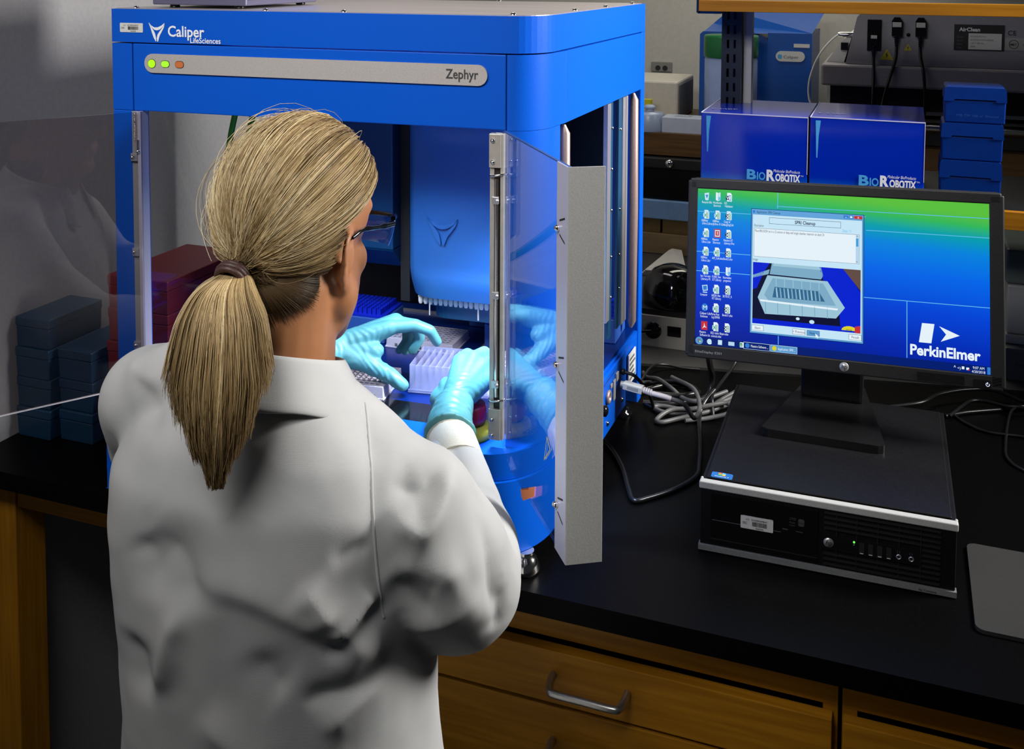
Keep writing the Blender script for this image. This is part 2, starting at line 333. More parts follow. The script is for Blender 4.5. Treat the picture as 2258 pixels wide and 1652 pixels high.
def tipbox(t, W, D, H, m, lid=.40, notch=True):
    l = H*lid; c = .0025
    mb = MB().taper(c, W-c, c, D-c, 0, H-l+.002, -.001, -.001); mb.build('box_body', m, t, bevel=.002)
    pr = [(0, H-l), (W*.16, H-l), (W*.16+.002, H-l+.004), (W*.84-.002, H-l+.004), (W*.84, H-l), (W, H-l), (W-.0015, H-.003), (W-.005, H), (.005, H), (.0015, H-.003)]
    mb = MB().prism(pr, 0, D, 'y'); mb.build('lid', m, t, bevel=.0015)
names = ['topmost of its stack', 'in the middle of its stack', 'lowest of its stack']
bs = noisy('blue_tip_box_plastic', (.0, .020, .16), (.0, .024, .18), 60, .42, 0, .04, spec=.15)
for k, (dx, z0, h) in enumerate([(.002, .5485, .0660), (-.001, .4795, .0685), (-.002, .3960, .083)]):
    t = thing('tip_box', 'blue tip box right of the cartons, '+names[k], 'tip box', (.325+dx, .62, z0), 0, 'blue tip boxes on the rack shelf')
    tipbox(t, .106, .095, h-.0005, bs)
    if k == 0: MB().text('MB-TIP 100 ul  filtered', (.022, -.0005, .012), .006, width=.07).build('embossed_text', mat('embossed_blue', (.004, .045, .22), .5), t)

# ================================================================ opposite bench behind the monitor
FS = .355
t = thing('wall_shelf', 'brown wooden shelf on the opposite bench behind the robot', 'shelf', (0, 1.5, 0))
MB().box(-.75, 1.6, 0, .55, .290, FS).build('shelf_board', 'walnut', t, bevel=.001)
for x in (-.7, 1.5): MB().box(x-.02, x+.02, .3, .34, 0.0005, .289).build('shelf_support', 'blackgloss', t)
t = thing('under_shelf_unit', 'black unit with a round knob under the brown shelf', 'instrument', (-.62, 1.505, .0))
MB().box(0, .56, 0, .36, .160, .286).build('housing', 'black', t, bevel=.004)
MB().box(0, .56, -.012, .02, .252, .284).build('front_ledge', 'darkgrey', t, bevel=.004)
MB().lathe([(.001, -.012), (.011, -.012), (.012, -.006), (.012, 0), (.001, 0)], (.256, -.013, .270), 16, axis='y').build('knob', 'chrome', t)
MB().box(0, .56, -.012, .36, .104, .159).build('lower_tray', noisy('steel_blue_reflection', (.28, .50, .88), (.32, .55, .94), 60, .4, 0), t, bevel=.003)  # tray steel has a bluish reflection put into its base colour
MB().box(.01, .55, .02, .34, .0606, .103).build('tray_feet', 'black', t) if False else None
for k, x in enumerate((-.47, -.387)):
    o = MB().box(0, .076, 0, .12, 0, .040).build('cardboard_box', noisy('kraft_card', (.26, .17, .06), (.32, .21, .08), 40, .7), loc=(x, 1.51, .0605), bevel=.001); tag(o, ['kraft cardboard box under the black unit, nearer the robot', 'kraft cardboard box under the black unit, nearer the monitor'][k], 'box', 'cardboard boxes below the brown shelf')
tag(MB().box(-.62, -.06, 0, .30, 0, .060).build('wooden_ledge', noisy('pale_beech', (.34, .24, .12), (.42, .30, .15), 8, .5, 0, .05, (1, 12, 12)), loc=(0, 1.5, .0003), bevel=.002), 'pale wooden ledge under the cardboard boxes', 'ledge')
# papers
mb = MB(); rows = 5
for k in range(4):
    z = .001+k*.004; d = k*.004
    mb.add([(-.395+d, 1.275, z), (-.276+d*.3, 1.293, z), (-.325, 1.475+d, z+.006), (-.352, 1.484, z+.009), (-.372+d, 1.470, z+.006)], [(0, 1, 2, 3, 4)], 0)
    mb.add([(-.395+d, 1.275, z+.003), (-.276+d*.3, 1.293, z+.003), (-.325, 1.475+d, z+.009), (-.352, 1.484, z+.012), (-.372+d, 1.470, z+.009), (-.395+d, 1.275, z), (-.276+d*.3, 1.293, z), (-.325, 1.475+d, z+.006), (-.352, 1.484, z+.009), (-.372+d, 1.470, z+.006)], [(0, 1, 2, 3, 4), (5, 6, 1, 0), (6, 7, 2, 1), (7, 8, 3, 2), (8, 9, 4, 3), (9, 5, 0, 4)], 0)
tag(mb.build('paper_towels', noisy('white_paper', (.62, .61, .57), (.70, .69, .65), 60, .8)), 'pile of folded white paper towels behind the black dome', 'paper')
# mini centrifuge with black dome
t = thing('mini_centrifuge', 'cream mini centrifuge with a glossy black dome behind the robot', 'centrifuge', (-.215, .84, 0))
MB().prism(rrect(-.085, .085, -.075, .075, .02, 5), 0.0, .068).build('base', 'offwhite', t, bevel=.004)
MB().prism(rrect(-.078, .078, -.068, .068, .03, 6), .0685, .080).build('collar', 'darkgrey', t, bevel=.004)
prof = [(.066, .081), (.069, .095), (.067, .115), (.060, .135), (.046, .152), (.026, .162), (.001, .165)]
MB().lathe(prof, n=40).build('dome_lid', mat('black_dome', (.006, .006, .007), .06, 0, .6), t)
MB().lathe([(.001, -.004), (.017, -.004), (.019, 0)], (-.028, -.0755, .036), 20, axis='y').build('socket_plug', 'blackgloss', t)
MB().box(.004, .034, -.0775, -.0745, .028, .050).build('switch', 'blackgloss', t, bevel=.001)
MB().prism(rrect(.052, .086, -.074, -.02, .008), .066, .092).build('latch', 'blackgloss', t, bevel=.003)
MB().tube(spline([(-.030, -.080, .036), (-.07, -.086, .030), (-.10, -.09, .020), (-.15, -.08, .006), (-.2, -.05, .004)]), .0032, 8).build('power_cord', 'blackgloss', t)
# canister
t = thing('wipes_canister', 'white plastic canister with a green lid behind the slotted upright', 'canister', (-.2230, 1.675, FS))
MB().lathe([(.074, 0), (.077, .004), (.077, .205), (.074, .212)], n=40).build('canister_body', noisy('translucent_white', (.27, .36, .60), (.31, .40, .66), 30, .35), t)
MB().lathe([(.079, .2125), (.080, .216), (.080, .272), (.077, .277), (.001, .279)], n=40).build('lid', mat('green_lid', (.005, .13, .035), .3), t)
# white box beside, small flask, beige instrument, blue instrument, wall outlet
t = thing('flat_carton', 'flat pale grey carton with printing in front of the canister', 'carton', (-.393, 1.512, FS))
MB().box(0, .20, 0, .075, 0, .044).build('carton_body', noisy('pale_carton', (.42, .46, .58), (.47, .51, .62), 40, .5), t, bevel=.001)
p = MB(); [p.text(s, (.03, .018+.014*i, .0445), .010, (1, .1, 0), (0, 1, 0), 0, width=.05) for i, s in enumerate(('LOT 2104-A', 'STERILE TIPS', 'QTY 96'))]; p.build('printing', 'greyprint', t)
t = thing('wash_flask', 'small pale blue flask with a stopper beside the robot', 'flask', (-.437, 1.545, FS))
MB().lathe([(.050, 0), (.052, .006), (.042, .046), (.040, .052), (.013, .054), (.012, .062)], n=28).build('flask_body', mat('pale_blue_plastic', (.30, .36, .50), .3), t)
MB().lathe([(.012, .0625), (.017, .064), (.017, .070), (.010, .074), (.001, .074)], n=20).build('stopper', mat('pale_blue_cap', (.34, .42, .56), .4), t)
o = tag(MB().prism(rrect(-.018, .018, -.012, .012, .006), 0, .075).build('yellow_bottle', mat('yellow_plastic', (.55, .50, .01), .4), loc=(-.475, 1.66, FS), bevel=.004), 'small yellow bottle half hidden behind the robot corner', 'bottle')
t = thing('beige_instrument', 'beige box instrument on the brown shelf below the wall outlet', 'instrument', (-.62, 1.74, FS))
MB().box(0, .225, 0, .26, 0, .123).build('housing', 'offwhite', t, bevel=.006)
MB().box(.226, .228, .02, .24, .01, .11).build('side_vent', 'greyprint', t)
t = thing('blue_instrument', 'blue instrument with a silver badge behind the slotted upright', 'instrument', (-.345, 1.78, FS))
pr = [(0, 0), (0, .27), (.02, .295), (.085, .325), (.36, .325), (.345, .28), (.345, 0)]
mb = MB().prism([(0, 0), (.215, 0), (.215, .235), (.205, .262), (.17, .277), (.01, .277), (0, .268)], .05, .3, 'y')
mb.prism([(.215, 0), (.345, 0), (.345, .280), (.215, .280)], 0, .3, 'y')
mb.add([(.0, .07, .268), (.345, 0, .281), (.36, .3, .335), (.05, .3, .335), (0, .3, .29)], [(0, 1, 2, 3, 4)]); mb.build('housing', mat('blue_instrument_paint', (.0, .07, .36), .35), t, bevel=.008)
MB().prism(rrect(.240, .325, .195, .226, .0155, 8), -.004, -.0005, 'y').build('badge', 'label', t)
p = MB().text('Caliper', (.262, -.0045, .205), .012, width=.045).prism(rrect(.246, .258, .203, .216, .004), -.0048, -.0042, 'y', 1); p.build('badge_print', ['greyprint', 'cyanprint'], t)
MB().box(.292, .338, -.003, -.0005, .238, .249).build('asset_tag', 'label', t)
MB().lathe([(.012, .14), (.016, .145), (.016, .235), (.012, .24)], (0, .02, .052), 16, axis='x').build('roller', 'white', t)
MB().prism([(-.05, 0), (.02, 0), (.02, .05), (-.01, .098), (-.03, .098), (-.05, .04)], -.03, .03, 'y').build('blue_cover', mat('pale_blue_cover', (.10, .22, .42), .4), t) if False else None
t = thing('wall_outlet', 'grey double socket on the far wall above the beige instrument', 'outlet', (-.557, 2.249, .475))
MB().box(-.038, .038, -.008, 0, -.018, .018).build('face_plate', mat('grey_plate', (.22, .22, .20), .5), t, bevel=.002)
for x in (-.013, .013): MB().lathe([(.009, -.010), (.010, -.006)], (x, 0, -.004), 16, axis='y').build('socket', 'print', t)

# AirClean hood seen from its back
t = thing('airflow_hood', 'grey laminar flow hood seen from its back under the top shelf', 'hood', (0, 1.45, 0))
hg = noisy('hood_plastic', (.27, .26, .285), (.31, .30, .325), 200, .5, 0, .1, spec=.2)
pr = [(.112, .578), (.139, .702), (.147, .712), (1.3, .720), (1.3, .578)]
MB().prism(pr, 0, .38, 'y').build('hood_body', hg, t, bevel=.006)
MB().box(.052, 1.3, -.02, .42, .520, .577).build('base_flange', hg, t, bevel=.006)
MB().box(.075, 1.3, .0, .4, .46, .519).build('filter_bay', 'black', t)
MB().prism([(.060, .5775), (.106, .5775), (.128, .660), (.104, .640)], .05, .3, 'y').build('side_ledge', 'white', t, bevel=.003)
MB().box(.066, .074, .02, .39, FS+.001, .5195).build('clear_side', 'clear', t)
for x in (.075, .9): MB().box(x, x+.012, .02, .032, FS+.0005, .5195).build('post', 'blackgloss', t)
MB().box(.1655, .2005, -.007, .0, .615, .697).build('power_inlet', 'blackgloss', t, bevel=.001)
def plug(px, pz, sc, name, chain):
    mb = MB(); mb.box(px-.011*sc, px+.011*sc, -.024, -.0005, pz-.012, pz+.022*sc, 0).prism([(px-.012*sc, pz+.022*sc), (px+.012*sc, pz+.022*sc), (px+.006*sc, pz+.032*sc), (px-.006*sc, pz+.032*sc)], -.022, -.0005, 'y', 0)
    mb.box(px-.0095*sc, px+.0095*sc, -.0255, -.0245, pz+.010*sc, pz+.021*sc, 1)
    for k in range(5): mb.box(px-.006+k*.0004, px+.006-k*.0004, -.021, -.007, pz-.018-.005*k, pz-.0145-.005*k, 0)
    mb.tube(spline([(px, -.014, pz-.008), (px, -.016, pz-.045)]+chain), .0042, 8)
    o = mb.build(name, ['blackgloss', 'greymetal'], t, bevel=.001); return o
plug(.183, .640, .8, 'power_plug', [(.184, -.02, .56), (.184, -.03, .50), (.185, -.03, .45), (.2, -.02, .40), (.24, .05, .37)])
plug(.2385, .668, 1.15, 'power_plug', [(.236, -.02, .59), (.222, -.03, .54), (.210, -.03, .49), (.207, -.03, .44), (.25, 0, .38)])
plug(.2960, .668, 1.15, 'power_plug', [(.298, -.02, .60), (.306, -.03, .56), (.310, -.03, .50), (.309, -.03, .45), (.30, 0, .38)])
def tri(mb, cx, cz, s): mb.poly([(cx-s, -.0004, cz), (cx+s, -.0004, cz), (cx, -.0004, cz+1.7*s)], 0); mb.poly([(cx-.15*s, -.0008, cz+.2*s), (cx+.25*s, -.0008, cz+.8*s), (cx, -.0008, cz+.75*s), (cx+.15*s, -.0008, cz+1.3*s), (cx-.25*s, -.0008, cz+.7*s), (cx, -.0008, cz+.75*s)], 1)
for q in ((.215, .592, .017), (.2665, .618, .010)): mb = MB(); tri(mb, *q); mb.build('warning_sign', ['yellow', 'print'], t)
MB().lathe([(.001, -.003), (.005, -.003), (.005, 0)], (.2665, 0, .659), 12, axis='y').build('reset_button', 'blackgloss', t)
mb = MB().box(.376, .493, -.002, -.0003, .623, .689, 0).box(.410, .487, -.0026, -.002, .626, .667, 1)
mb.text('AirClean', (.388, -.0027, .672), .0135, mi=2, bold=.03)
for k, s in enumerate(('Model', 'Serial', 'Volts', 'Date')): mb.text(s, (.383, -.0027, .655-.009*k), .006, mi=3)
for k, s in enumerate(('AC632LFUVC', 'AC632LFUVC-45028', '120 V 60 Hz', '2006')): mb.text(s, (.414, -.0031, .657-.0085*k), .0062, mi=4)
mb.build('rating_plate', ['print', 'label', 'whiteprint', 'greyprint', 'greyprint'], t)
mb = MB().text('CE', (.500, -.0006, .664), .017, mi=0, bold=.01).box(.495, .60, -.0012, -.0003, .626, .657, 1).text('MET', (.507, -.0016, .638), .008, mi=0, bold=.02)
mb.lathe([(.0095, -.0014), (.0105, -.0014)], (.515, 0, .641), 24, 0, 'y') if False else None
for k in range(24):
    a, b = 2*math.pi*k/24, 2*math.pi*(k+1)/24
    mb.poly([(.515+.0098*math.cos(a), -.0016, .6415+.0098*math.sin(a)), (.515+.0098*math.cos(b), -.0016, .6415+.0098*math.sin(b)), (.515+.0112*math.cos(b), -.0016, .6415+.0112*math.sin(b)), (.515+.0112*math.cos(a), -.0016, .6415+.0112*math.sin(a))], 0)
mb.text('CM', (.535, -.0016, .638), .008, mi=0).build('approval_label', ['print', mat('silver_label', (.36, .35, .33), .5)], t)
MB().tube(spline([(.118, .05, .655), (.085, .04, .648), (.045, .03, .60), (.022, .02, .54), (.018, .02, .49), (.03, .02, .455), (.06, .03, .44)]), .0028, 8).build('white_cable', 'white', t)
mb = MB(); mb.lathe([(.006, 0), (.007, .004), (.007, .04), (.006, .044)], (.090, .045, .653), 14, axis='x').build('cable_connector', 'chrome', t)
MB().box(.098, .116, .03, .05, .612, .632).build('socket', 'blackgloss', t)
# things under / beside the hood on the brown shelf
t = thing('roller_machine', 'steel roller machine with a pale top plate behind the blue tip boxes', 'instrument', (.26, 1.52, FS))
MB().box(0, .6, .02, .20, .0, .06).build('housing', 'darkgrey', t, bevel=.004)
MB().box(-.01, .6, .01, .20, .085, .098).build('top_plate', mat('pale_plate', (.45, .45, .42), .4), t, bevel=.002)
MB().box(0, .59, .1, .19, .06, .085).build('riser', 'black', t)
MB().lathe([(.008, -.01), (.022, 0), (.022, .59), (.008, .6)], (0, .035, .052), 20, axis='x').build('roller', 'chrome', t)
MB().box(.03, .04, 0, .012, .086, .1).build('lever', 'blackgloss', t)
t = thing('clear_bottle', 'clear tube holder with a pale blue cap under the hood edge', 'bottle', (.115, 1.60, FS))
MB().lathe([(.028, 0), (.029, .004), (.029, .07), (.02, .078)], n=20).build('bottle_body', mat('pale_clear', (.35, .42, .50), .2), t)
MB().lathe([(.022, .0785), (.024, .081), (.024, .096), (.001, .098)], n=20).build('cap', mat('sky_blue_cap', (.12, .30, .62), .35), t)
t = thing('bench_printer', 'pale instrument with a grey base at the right edge beyond the monitor', 'instrument', (.462, .87, 0))
MB().box(0, .36, 0, .26, .19, .262).build('upper_cover', mat('sage_cover', (.16, .20, .19), .4), t, bevel=.006)
MB().box(.004, .36, -.004, .26, .088, .189).build('front_panel', mat('pale_panel', (.40, .41, .41), .4), t, bevel=.004)
MB().box(0, .36, -.006, .26, .068, .087).build('chrome_trim', 'greymetal', t, bevel=.002)
MB().box(0, .36, -.03, .26, .0, .067).build('base', mat('grey_base', (.13, .14, .15), .45), t, bevel=.004)
MB().box(.02, .05, -.034, -.0305, .03, .036).build('status_light', 'greyprint', t)

# ================================================================ cables and mouse pad on the black bench
def cable(name, label, pts, r, m, cat='cable', extra=None, group=None):
    mb = MB(); mb.tube(spline(pts, 8), r, 10)
    return tag(mb.build(name, m), label, cat, group)
bk = mat('black_cable', (.008, .008, .009), .3); gk = noisy('grey_cable', (.085, .085, .085), (.11, .11, .11), 40, .45)
cable('monitor_cable', 'thick black cable hanging behind the monitor into the tangle on the bench', [(-.082, .45, .27), (-.0795, .46, .17), (-.074, .50, .085), (-.073, .53, .040), (-.08, .515, .010), (-.109, .485, .008), (-.146, .458, .008), (-.189, .450, .007)], .0058, bk)
cable('black_cable_coil', 'coil of black cable lying behind the robot corner', [(-.225, .475, .006), (-.188, .529, .006), (-.158, .557, .006), (-.123, .561, .007), (-.1, .532, .010), (-.097, .500, .020), (-.124, .478, .020), (-.173, .470, .020), (-.22, .48, .019), (-.24, .51, .012), (-.2, .545, .008), (-.15, .542, .018), (-.115, .525, .02)], .0048, bk)
cable('grey_cable_bundle', 'bundle of grey cable tied with black wire left of the computer', [(-.028, .535, .02), (-.055, .495, .012), (-.069, .457, .008), (-.118, .449, .006), (-.154, .45, .006), (-.166, .437, .006), (-.138, .424, .006), (-.101, .440, .007), (-.066, .450, .017), (-.035, .49, .022), (-.022, .52, .022), (-.03, .485, .018), (-.063, .446, .012), (-.11, .410, .006), (-.138, .383, .005), (-.150, .391, .005), (-.13, .423, .013), (-.091, .436, .016), (-.062, .446, .023), (-.033, .462, .025), (-.025, .44, .018), (-.06, .430, .006), (-.1, .405, .005)], .0042, gk)
cable('twist_tie', 'black twist tie standing up from the grey cable bundle', [(-.036, .60, .060), (-.043, .575, .048), (-.056, .52, .036), (-.062, .475, .034), (-.060, .455, .030), (-.056, .442, .012), (-.053, .432, .003)], .0032, bk, 'cable tie')
cable('grey_lead', 'single grey lead running from the tangle to the tied bundle', [(-.225, .60, .005), (-.212, .575, .006), (-.178, .530, .024), (-.143, .490, .026), (-.12, .475, .018), (-.09, .463, .019), (-.066, .470, .028), (-.04, .50, .032)], .0040, gk)
cable('power_cable', 'long black power cable looping over the bench before the computer', [(-.060, .480, .040), (-.075, .45, .022), (-.076, .415, .006), (-.057, .32, .0045), (-.046, .254, .0045), (-.042, .205, .0045), (-.065, .152, .0045), (-.099, .108, .0045), (-.118, .093, .0045), (-.134, .123, .0045), (-.163, .192, .0045), (-.201, .255, .0045), (-.236, .285, .0045), (-.28, .30, .0045)], .0040, bk)
cable('thin_black_lead', 'thin black lead arching over the bench gap beside the robot', [(-.215, .46, .005), (-.215, .560, .012), (-.209, .620, .014), (-.19, .645, .010), (-.158, .655, .004), (-.12, .66, .004)], .0026, bk)
cable('loose_power_lead', 'uppermost black cord arching behind the right end of the computer', [(.24, .60, .004), (.303, .628, .012), (.336, .672, .016), (.386, .710, .018), (.437, .730, .016), (.488, .712, .008), (.56, .70, .004)], .0036, bk, group='black cords behind the computer')
cable('loose_power_lead', 'black cord lying flat right of the computer back corner', [(.345, .60, .004), (.382, .632, .004), (.431, .662, .004), (.486, .695, .004), (.56, .72, .004)], .0036, bk, group='black cords behind the computer')
cable('loose_power_lead', 'black cord crossing above the others beside the computer back corner', [(.352, .60, .005), (.372, .635, .010), (.392, .668, .013), (.416, .676, .013), (.451, .668, .012), (.484, .672, .012), (.56, .66, .004)], .0033, bk, group='black cords behind the computer')
cable('loose_power_lead', 'thin black cord looping down at the right edge of the photo', [(.53, .69, .004), (.485, .682, .012), (.463, .661, .010), (.451, .612, .004), (.439, .514, .003), (.438, .46, .003), (.459, .424, .003), (.52, .38, .003)], .0026, bk, group='black cords behind the computer')
cable('loose_power_lead', 'thin black cord nearest the computer side, curving to the right edge', [(.362, .61, .003), (.379, .585, .003), (.408, .560, .0029), (.438, .558, .0029), (.473, .560, .003), (.54, .55, .003)], .0026, bk, group='black cords behind the computer')
tag(MB().prism(rrect(.358, .60, -.062, .149, .012, 6), .0004, .0055).build('mouse_pad', noisy('grey_foam', (.013, .013, .013), (.019, .019, .0185), 600, .85, 0, .3), bevel=.0012), 'dark grey mouse pad at the right edge of the bench', 'mouse pad')
# ================================================================ desktop computer
t = thing('desktop_computer', 'flat black desktop computer under the monitor', 'computer', (0, 0, .0012), R(.8))
MB().box(.0, .338, .012, .379, .0, .0955, 0).box(.006, .332, .020, .374, .0955, .0985, 0).build('case', noisy('black_case', (.0035, .0035, .0045), (.006, .006, .007), 300, .42, 0, .12, spec=.3), t, bevel=.0015)
MB().box(.001, .337, .002, .0118, .0085, .0895).build('front_bezel', 'black', t, bevel=.001)
MB().box(-.001, .339, -.001, .0105, .0898, .1005).box(-.001, .003, .0108, .016, .0965, .1005).box(.335, .339, .0108, .016, .0965, .1005).build('silver_strip', 'greymetal', t, bevel=.0022, seg=3)
MB().box(-.001, .339, -.001, .011, .0005, .0082).text('hp Compaq', (.292, -.0012, .0025), .0042, mi=1, width=.022).build('silver_strip', [noisy('dim_silver', (.16, .165, .165), (.19, .195, .195), 300, .5), 'print'], t)
mb = MB().box(.016, .162, .0, .0018, .047, .085, 0).box(.016, .162, .0006, .0018, .012, .0462, 0).box(.018, .113, -.0004, .0004, .0466, .0472, 1).box(.016, .162, .0, .0006, .0185, .0195, 2)
mb.box(.115, .122, -.0006, 0, .0515, .0528, 3).box(.133, .142, -.0006, 0, .0512, .0520, 3)
mb.text('DVD', (.124, -.0003, .067), .0055, mi=3, width=.009, shear=.2).text('Multi', (.124, -.0003, .062), .0042, mi=3, width=.008).text('recorder', (.124, -.0003, .0585), .0035, mi=3, width=.008).prism(rrect(.136, .144, .060, .070, .002), -.0006, -.0002, 'y', 3).text('RW', (.1365, -.0008, .0635), .004, mi=2, width=.007)
mb.build('optical_drive', ['blackgloss', 'greyprint', 'print', mat('dim_print', (.06, .06, .06), .5)], t)
mb = MB().prism(rrect(.058, .1025, .0435, .0615, .0012), -.0012, -.0002, 'y', 0); asset_tag(mb, .058, .1025, .0435, .0615, -.0014); mb.build('asset_tag', ['label', 'print'], t)
mb = MB()
for k in range(11):
    z = .0125+.0072*k
    if .034 < z < .056: mb.box(.295, .318, -.0008, .0018, z, z+.0022)
    else: mb.box(.170, .318, -.0008, .0018, z, z+.0022)
for x in (.186, .212, .239, .266, .293): mb.box(x, x+.0012, -.0002, .0018, .012, .086)
mb.build('vent_grille', 'darkgrey', t)
mb = MB().box(.168, .293, -.0006, .002, .0345, .0545, 0)
for x in (.2195, .2310, .2425, .2540): mb.box(x-.0028, x+.0028, -.0012, -.0005, .037, .0525, 1).box(x-.0022, x+.0022, -.0016, -.001, .0375, .0385, 2).box(x-.0030, x-.0027, -.0012, -.0004, .037, .0525, 3).box(x+.0027, x+.0030, -.0012, -.0004, .037, .0525, 3)
mb.build('port_panel', ['black', 'print', 'label', mat('dim_line', (.035, .035, .035), .5)], t)
for x in (.2665, .2822):
    mb = MB()
    for k in range(24):
        a, b = 2*math.pi*k/24, 2*math.pi*(k+1)/24; P = lambda q, r, y: (x+r*math.cos(q), y, .0425+r*math.sin(q))
        mb.add([P(a, .0036, -.0008), P(b, .0036, -.0008), P(b, .0032, -.0020), P(a, .0032, -.0020), P(b, .0023, -.0020), P(a, .0023, -.0020), P(b, .0019, -.0010), P(a, .0019, -.0010)], [(0, 1, 2, 3), (3, 2, 4, 5), (5, 4, 6, 7)], 0, True); mb.poly([P(a, .0019, -.0011), P(b, .0019, -.0011), (x, -.0011, .0425)], 1)
    mb.build('audio_jack', ['alu', 'print'], t)
mb = MB().text('( )', (.264, -.0008, .0485), .0045, mi=0).text('( )', (.2795, -.0008, .0485), .0045, mi=0); mb.build('jack_symbols', 'greyprint', t)
MB().lathe([(.0001, -.0012), (.0014, -.0011), (.0014, -.0005)], (.2095, 0, .0515), 12, axis='y').build('power_light', mat('green_light', (.1, .9, .1), .4, emit=(.15, 1, .08), es=1.2), t)
mb = MB().lathe([(.0006, -.0012), (.0013, -.0011), (.0013, -.0005)], (.2095, 0, .0475), 12, axis='y'); mb.build('disk_light', 'greyprint', t)
def hp(mb, cx, cz, r, y):
    mb.lathe([(.0001, -.0012), (r*.96, -.001), (r, 0)], (cx, y, cz), 32, 0, 'y'); mb.text('hp', (cx-r*.62, y-.0013, cz-r*.38), r*1.35, mi=1, width=r*1.2, shear=.22)
mb = MB(); hp(mb, .1765, .0445, .0068, -.0006); mb.build('badge', [mat('satin_badge', (.45, .45, .45), .3, .6), 'print'], t)
mb = MB().prism(rrect(.0, .030, .0, .0165, .003), 0, .0006, 'z', 0)
for i, c in enumerate((1, 2, 3, 4)): a = i % 2; b = i//2; mb.poly([(.009+a*.0055, .0075+b*.004, .0009), (.0138+a*.0055, .0075+b*.004-.0006, .0009), (.0145+a*.0055, .011+b*.004, .0009), (.0097+a*.0055, .0116+b*.004, .0009)], c)
mb.text('Windows 7', (.005, .0022, .0008), .0038, (1, 0, 0), (0, 1, 0), 5, width=.02)
mb.build('round_sticker', [mat('sticker_blue', (.02, .14, .42), .3), mat('sticker_green', (.1, .5, .1), .3), mat('sticker_gold', (.75, .5, .05), .3), mat('sticker_red', (.7, .16, .05), .3), mat('sticker_sky', (.15, .4, .8), .3), 'whiteprint'], t, loc=(.012, .020, .0986)).name = 'round_sticker'

# ================================================================ monitor
mo = thing('computer_monitor', 'black widescreen monitor with a blue and green desktop, standing on the computer', 'monitor', (.160, .30, .1000))
PB = Matrix.Translation((.010, -.050, .089)) @ Matrix.Rotation(R(-1.45), 4, 'Y') @ Matrix.Rotation(R(-9.5), 4, 'X')
W2, ZH = .2430, .2960
mb = MB(); mb.xf = PB
pl = rrect(-W2, W2, 0, ZH, .010, 5); hole = [(-.2265, .0225), (.2215, .0225), (.2215, .2785), (-.2265, .2785)]
# bezel ring: outer outline down to the screen opening
bx = MB(); bx.xf = PB
bx.box(-W2+.004, W2-.004, .0005, .020, .0005, .0225).box(-W2+.004, W2-.004, .0005, .020, .2785, ZH-.0005).box(-W2+.0005, -.2265, .0005, .020, .004, ZH-.004).box(.2215, W2-.0005, .0005, .020, .004, ZH-.004)
bx.prism(pl, .006, .030, 'y'); bx.build('bezel', 'darkgrey', mo, bevel=.0022, seg=3)
mb.prism(rrect(-.20, .20, .02, .25, .03, 5), .030, .050, 'y').build('back_cover', 'black', mo, bevel=.006)
mb = MB(); mb.xf = PB; hp(mb, .0105, .0115, .0072, .0002); mb.build('badge', [mat('satin_badge', (.5, .5, .5), .3, .5), 'print'], mo)
mb = MB(); mb.xf = PB; mb.text('EliteDisplay E201', (-.226, .0003, .0095), .0052, mi=0, width=.044); mb.build('model_print', mat('pale_bezel_print', (.45, .45, .45), .5), mo)
mb = MB(); mb.xf = PB; mb.box(.118, .185, -.0003, .0004, .004, .0165, 0).text('--', (.148, -.0008, .010), .004, mi=1); mb.build('button_bar', ['black', 'greyprint'], mo)
mb = MB(); mb.xf = PB; mb.prism(rrect(.197, .222, .003, .0145, .002), -.0003, .0004, 'y', 0)
for k in range(20):
    a, b = R(-240+300*k/20-30), R(-240+300*(k+1)/20-30)
    P = lambda q, r: (.2175+r*math.cos(q), -.0008, .0085+r*math.sin(q))
    mb.poly([P(a, .0021), P(b, .0021), P(b, .0029), P(a, .0029)], 1)
mb.box(.2171, .2179, -.0009, -.0004, .0085, .0117, 1).build('power_button', ['black', mat('power_symbol', (.8, .85, 1), .4, emit=(.75, .8, 1), es=.8)], mo)
# stand
mb = MB().prism([(-.050, .105), (.048, .105), (.085, -.112), (.075, -.118), (-.088, -.118), (-.098, -.112)], 0, .012); mb.build('stand_base', noisy('satin_black', (.005, .005, .0055), (.008, .008, .0085), 300, .3, 0, .1), mo, bevel=.003)
MB().box(-.052, .048, .030, .052, .0105, .215).build('stand_column', 'black', mo, bevel=.006)
MB().box(-.045, .041, .004, .034, .17, .23).build('tilt_hinge', 'black', mo, bevel=.003)

# the picture on the screen
SW, SH = .448, .256
scr = mat('screen_picture', (0, 0, 0), .35, 0, .3)
tc = nd(scr, 'ShaderNodeTexCoord'); sp = nd(scr, 'ShaderNodeSeparateXYZ'); lk(scr, tc.outputs['Object'], sp.inputs[0])
ma = nd(scr, 'ShaderNodeMath', operation='MULTIPLY'); ma.inputs[1].default_value = 1/SH; lk(scr, sp.outputs['Z'], ma.inputs[0])
mx = nd(scr, 'ShaderNodeMath', operation='MULTIPLY_ADD'); mx.inputs[1].default_value = .13/SW; mx.inputs[2].default_value = -.055; lk(scr, sp.outputs['X'], mx.inputs[0])
ad = nd(scr, 'ShaderNodeMath', operation='ADD'); lk(scr, ma.outputs[0], ad.inputs[0]); lk(scr, mx.outputs[0], ad.inputs[1])
cr = nd(scr, 'ShaderNodeValToRGB'); lk(scr, ad.outputs[0], cr.inputs[0]); e = cr.color_ramp.elements
st = [(0, (.0, .012, .30)), (.16, (.0, .02, .42)), (.38, (.0, .055, .66)), (.60, (.0, .13, .80)), (.76, (.0, .22, .72)), (.86, (.0, .34, .40)), (.93, (.03, .47, .10)), (1, (.10, .52, .045))]
e[0].position, e[0].color = 0, (*st[0][1], 1); e[1].position, e[1].color = 1, (*st[-1][1], 1)
for p, c in st[1:-1]: k = e.new(p); k.color = (*c, 1)
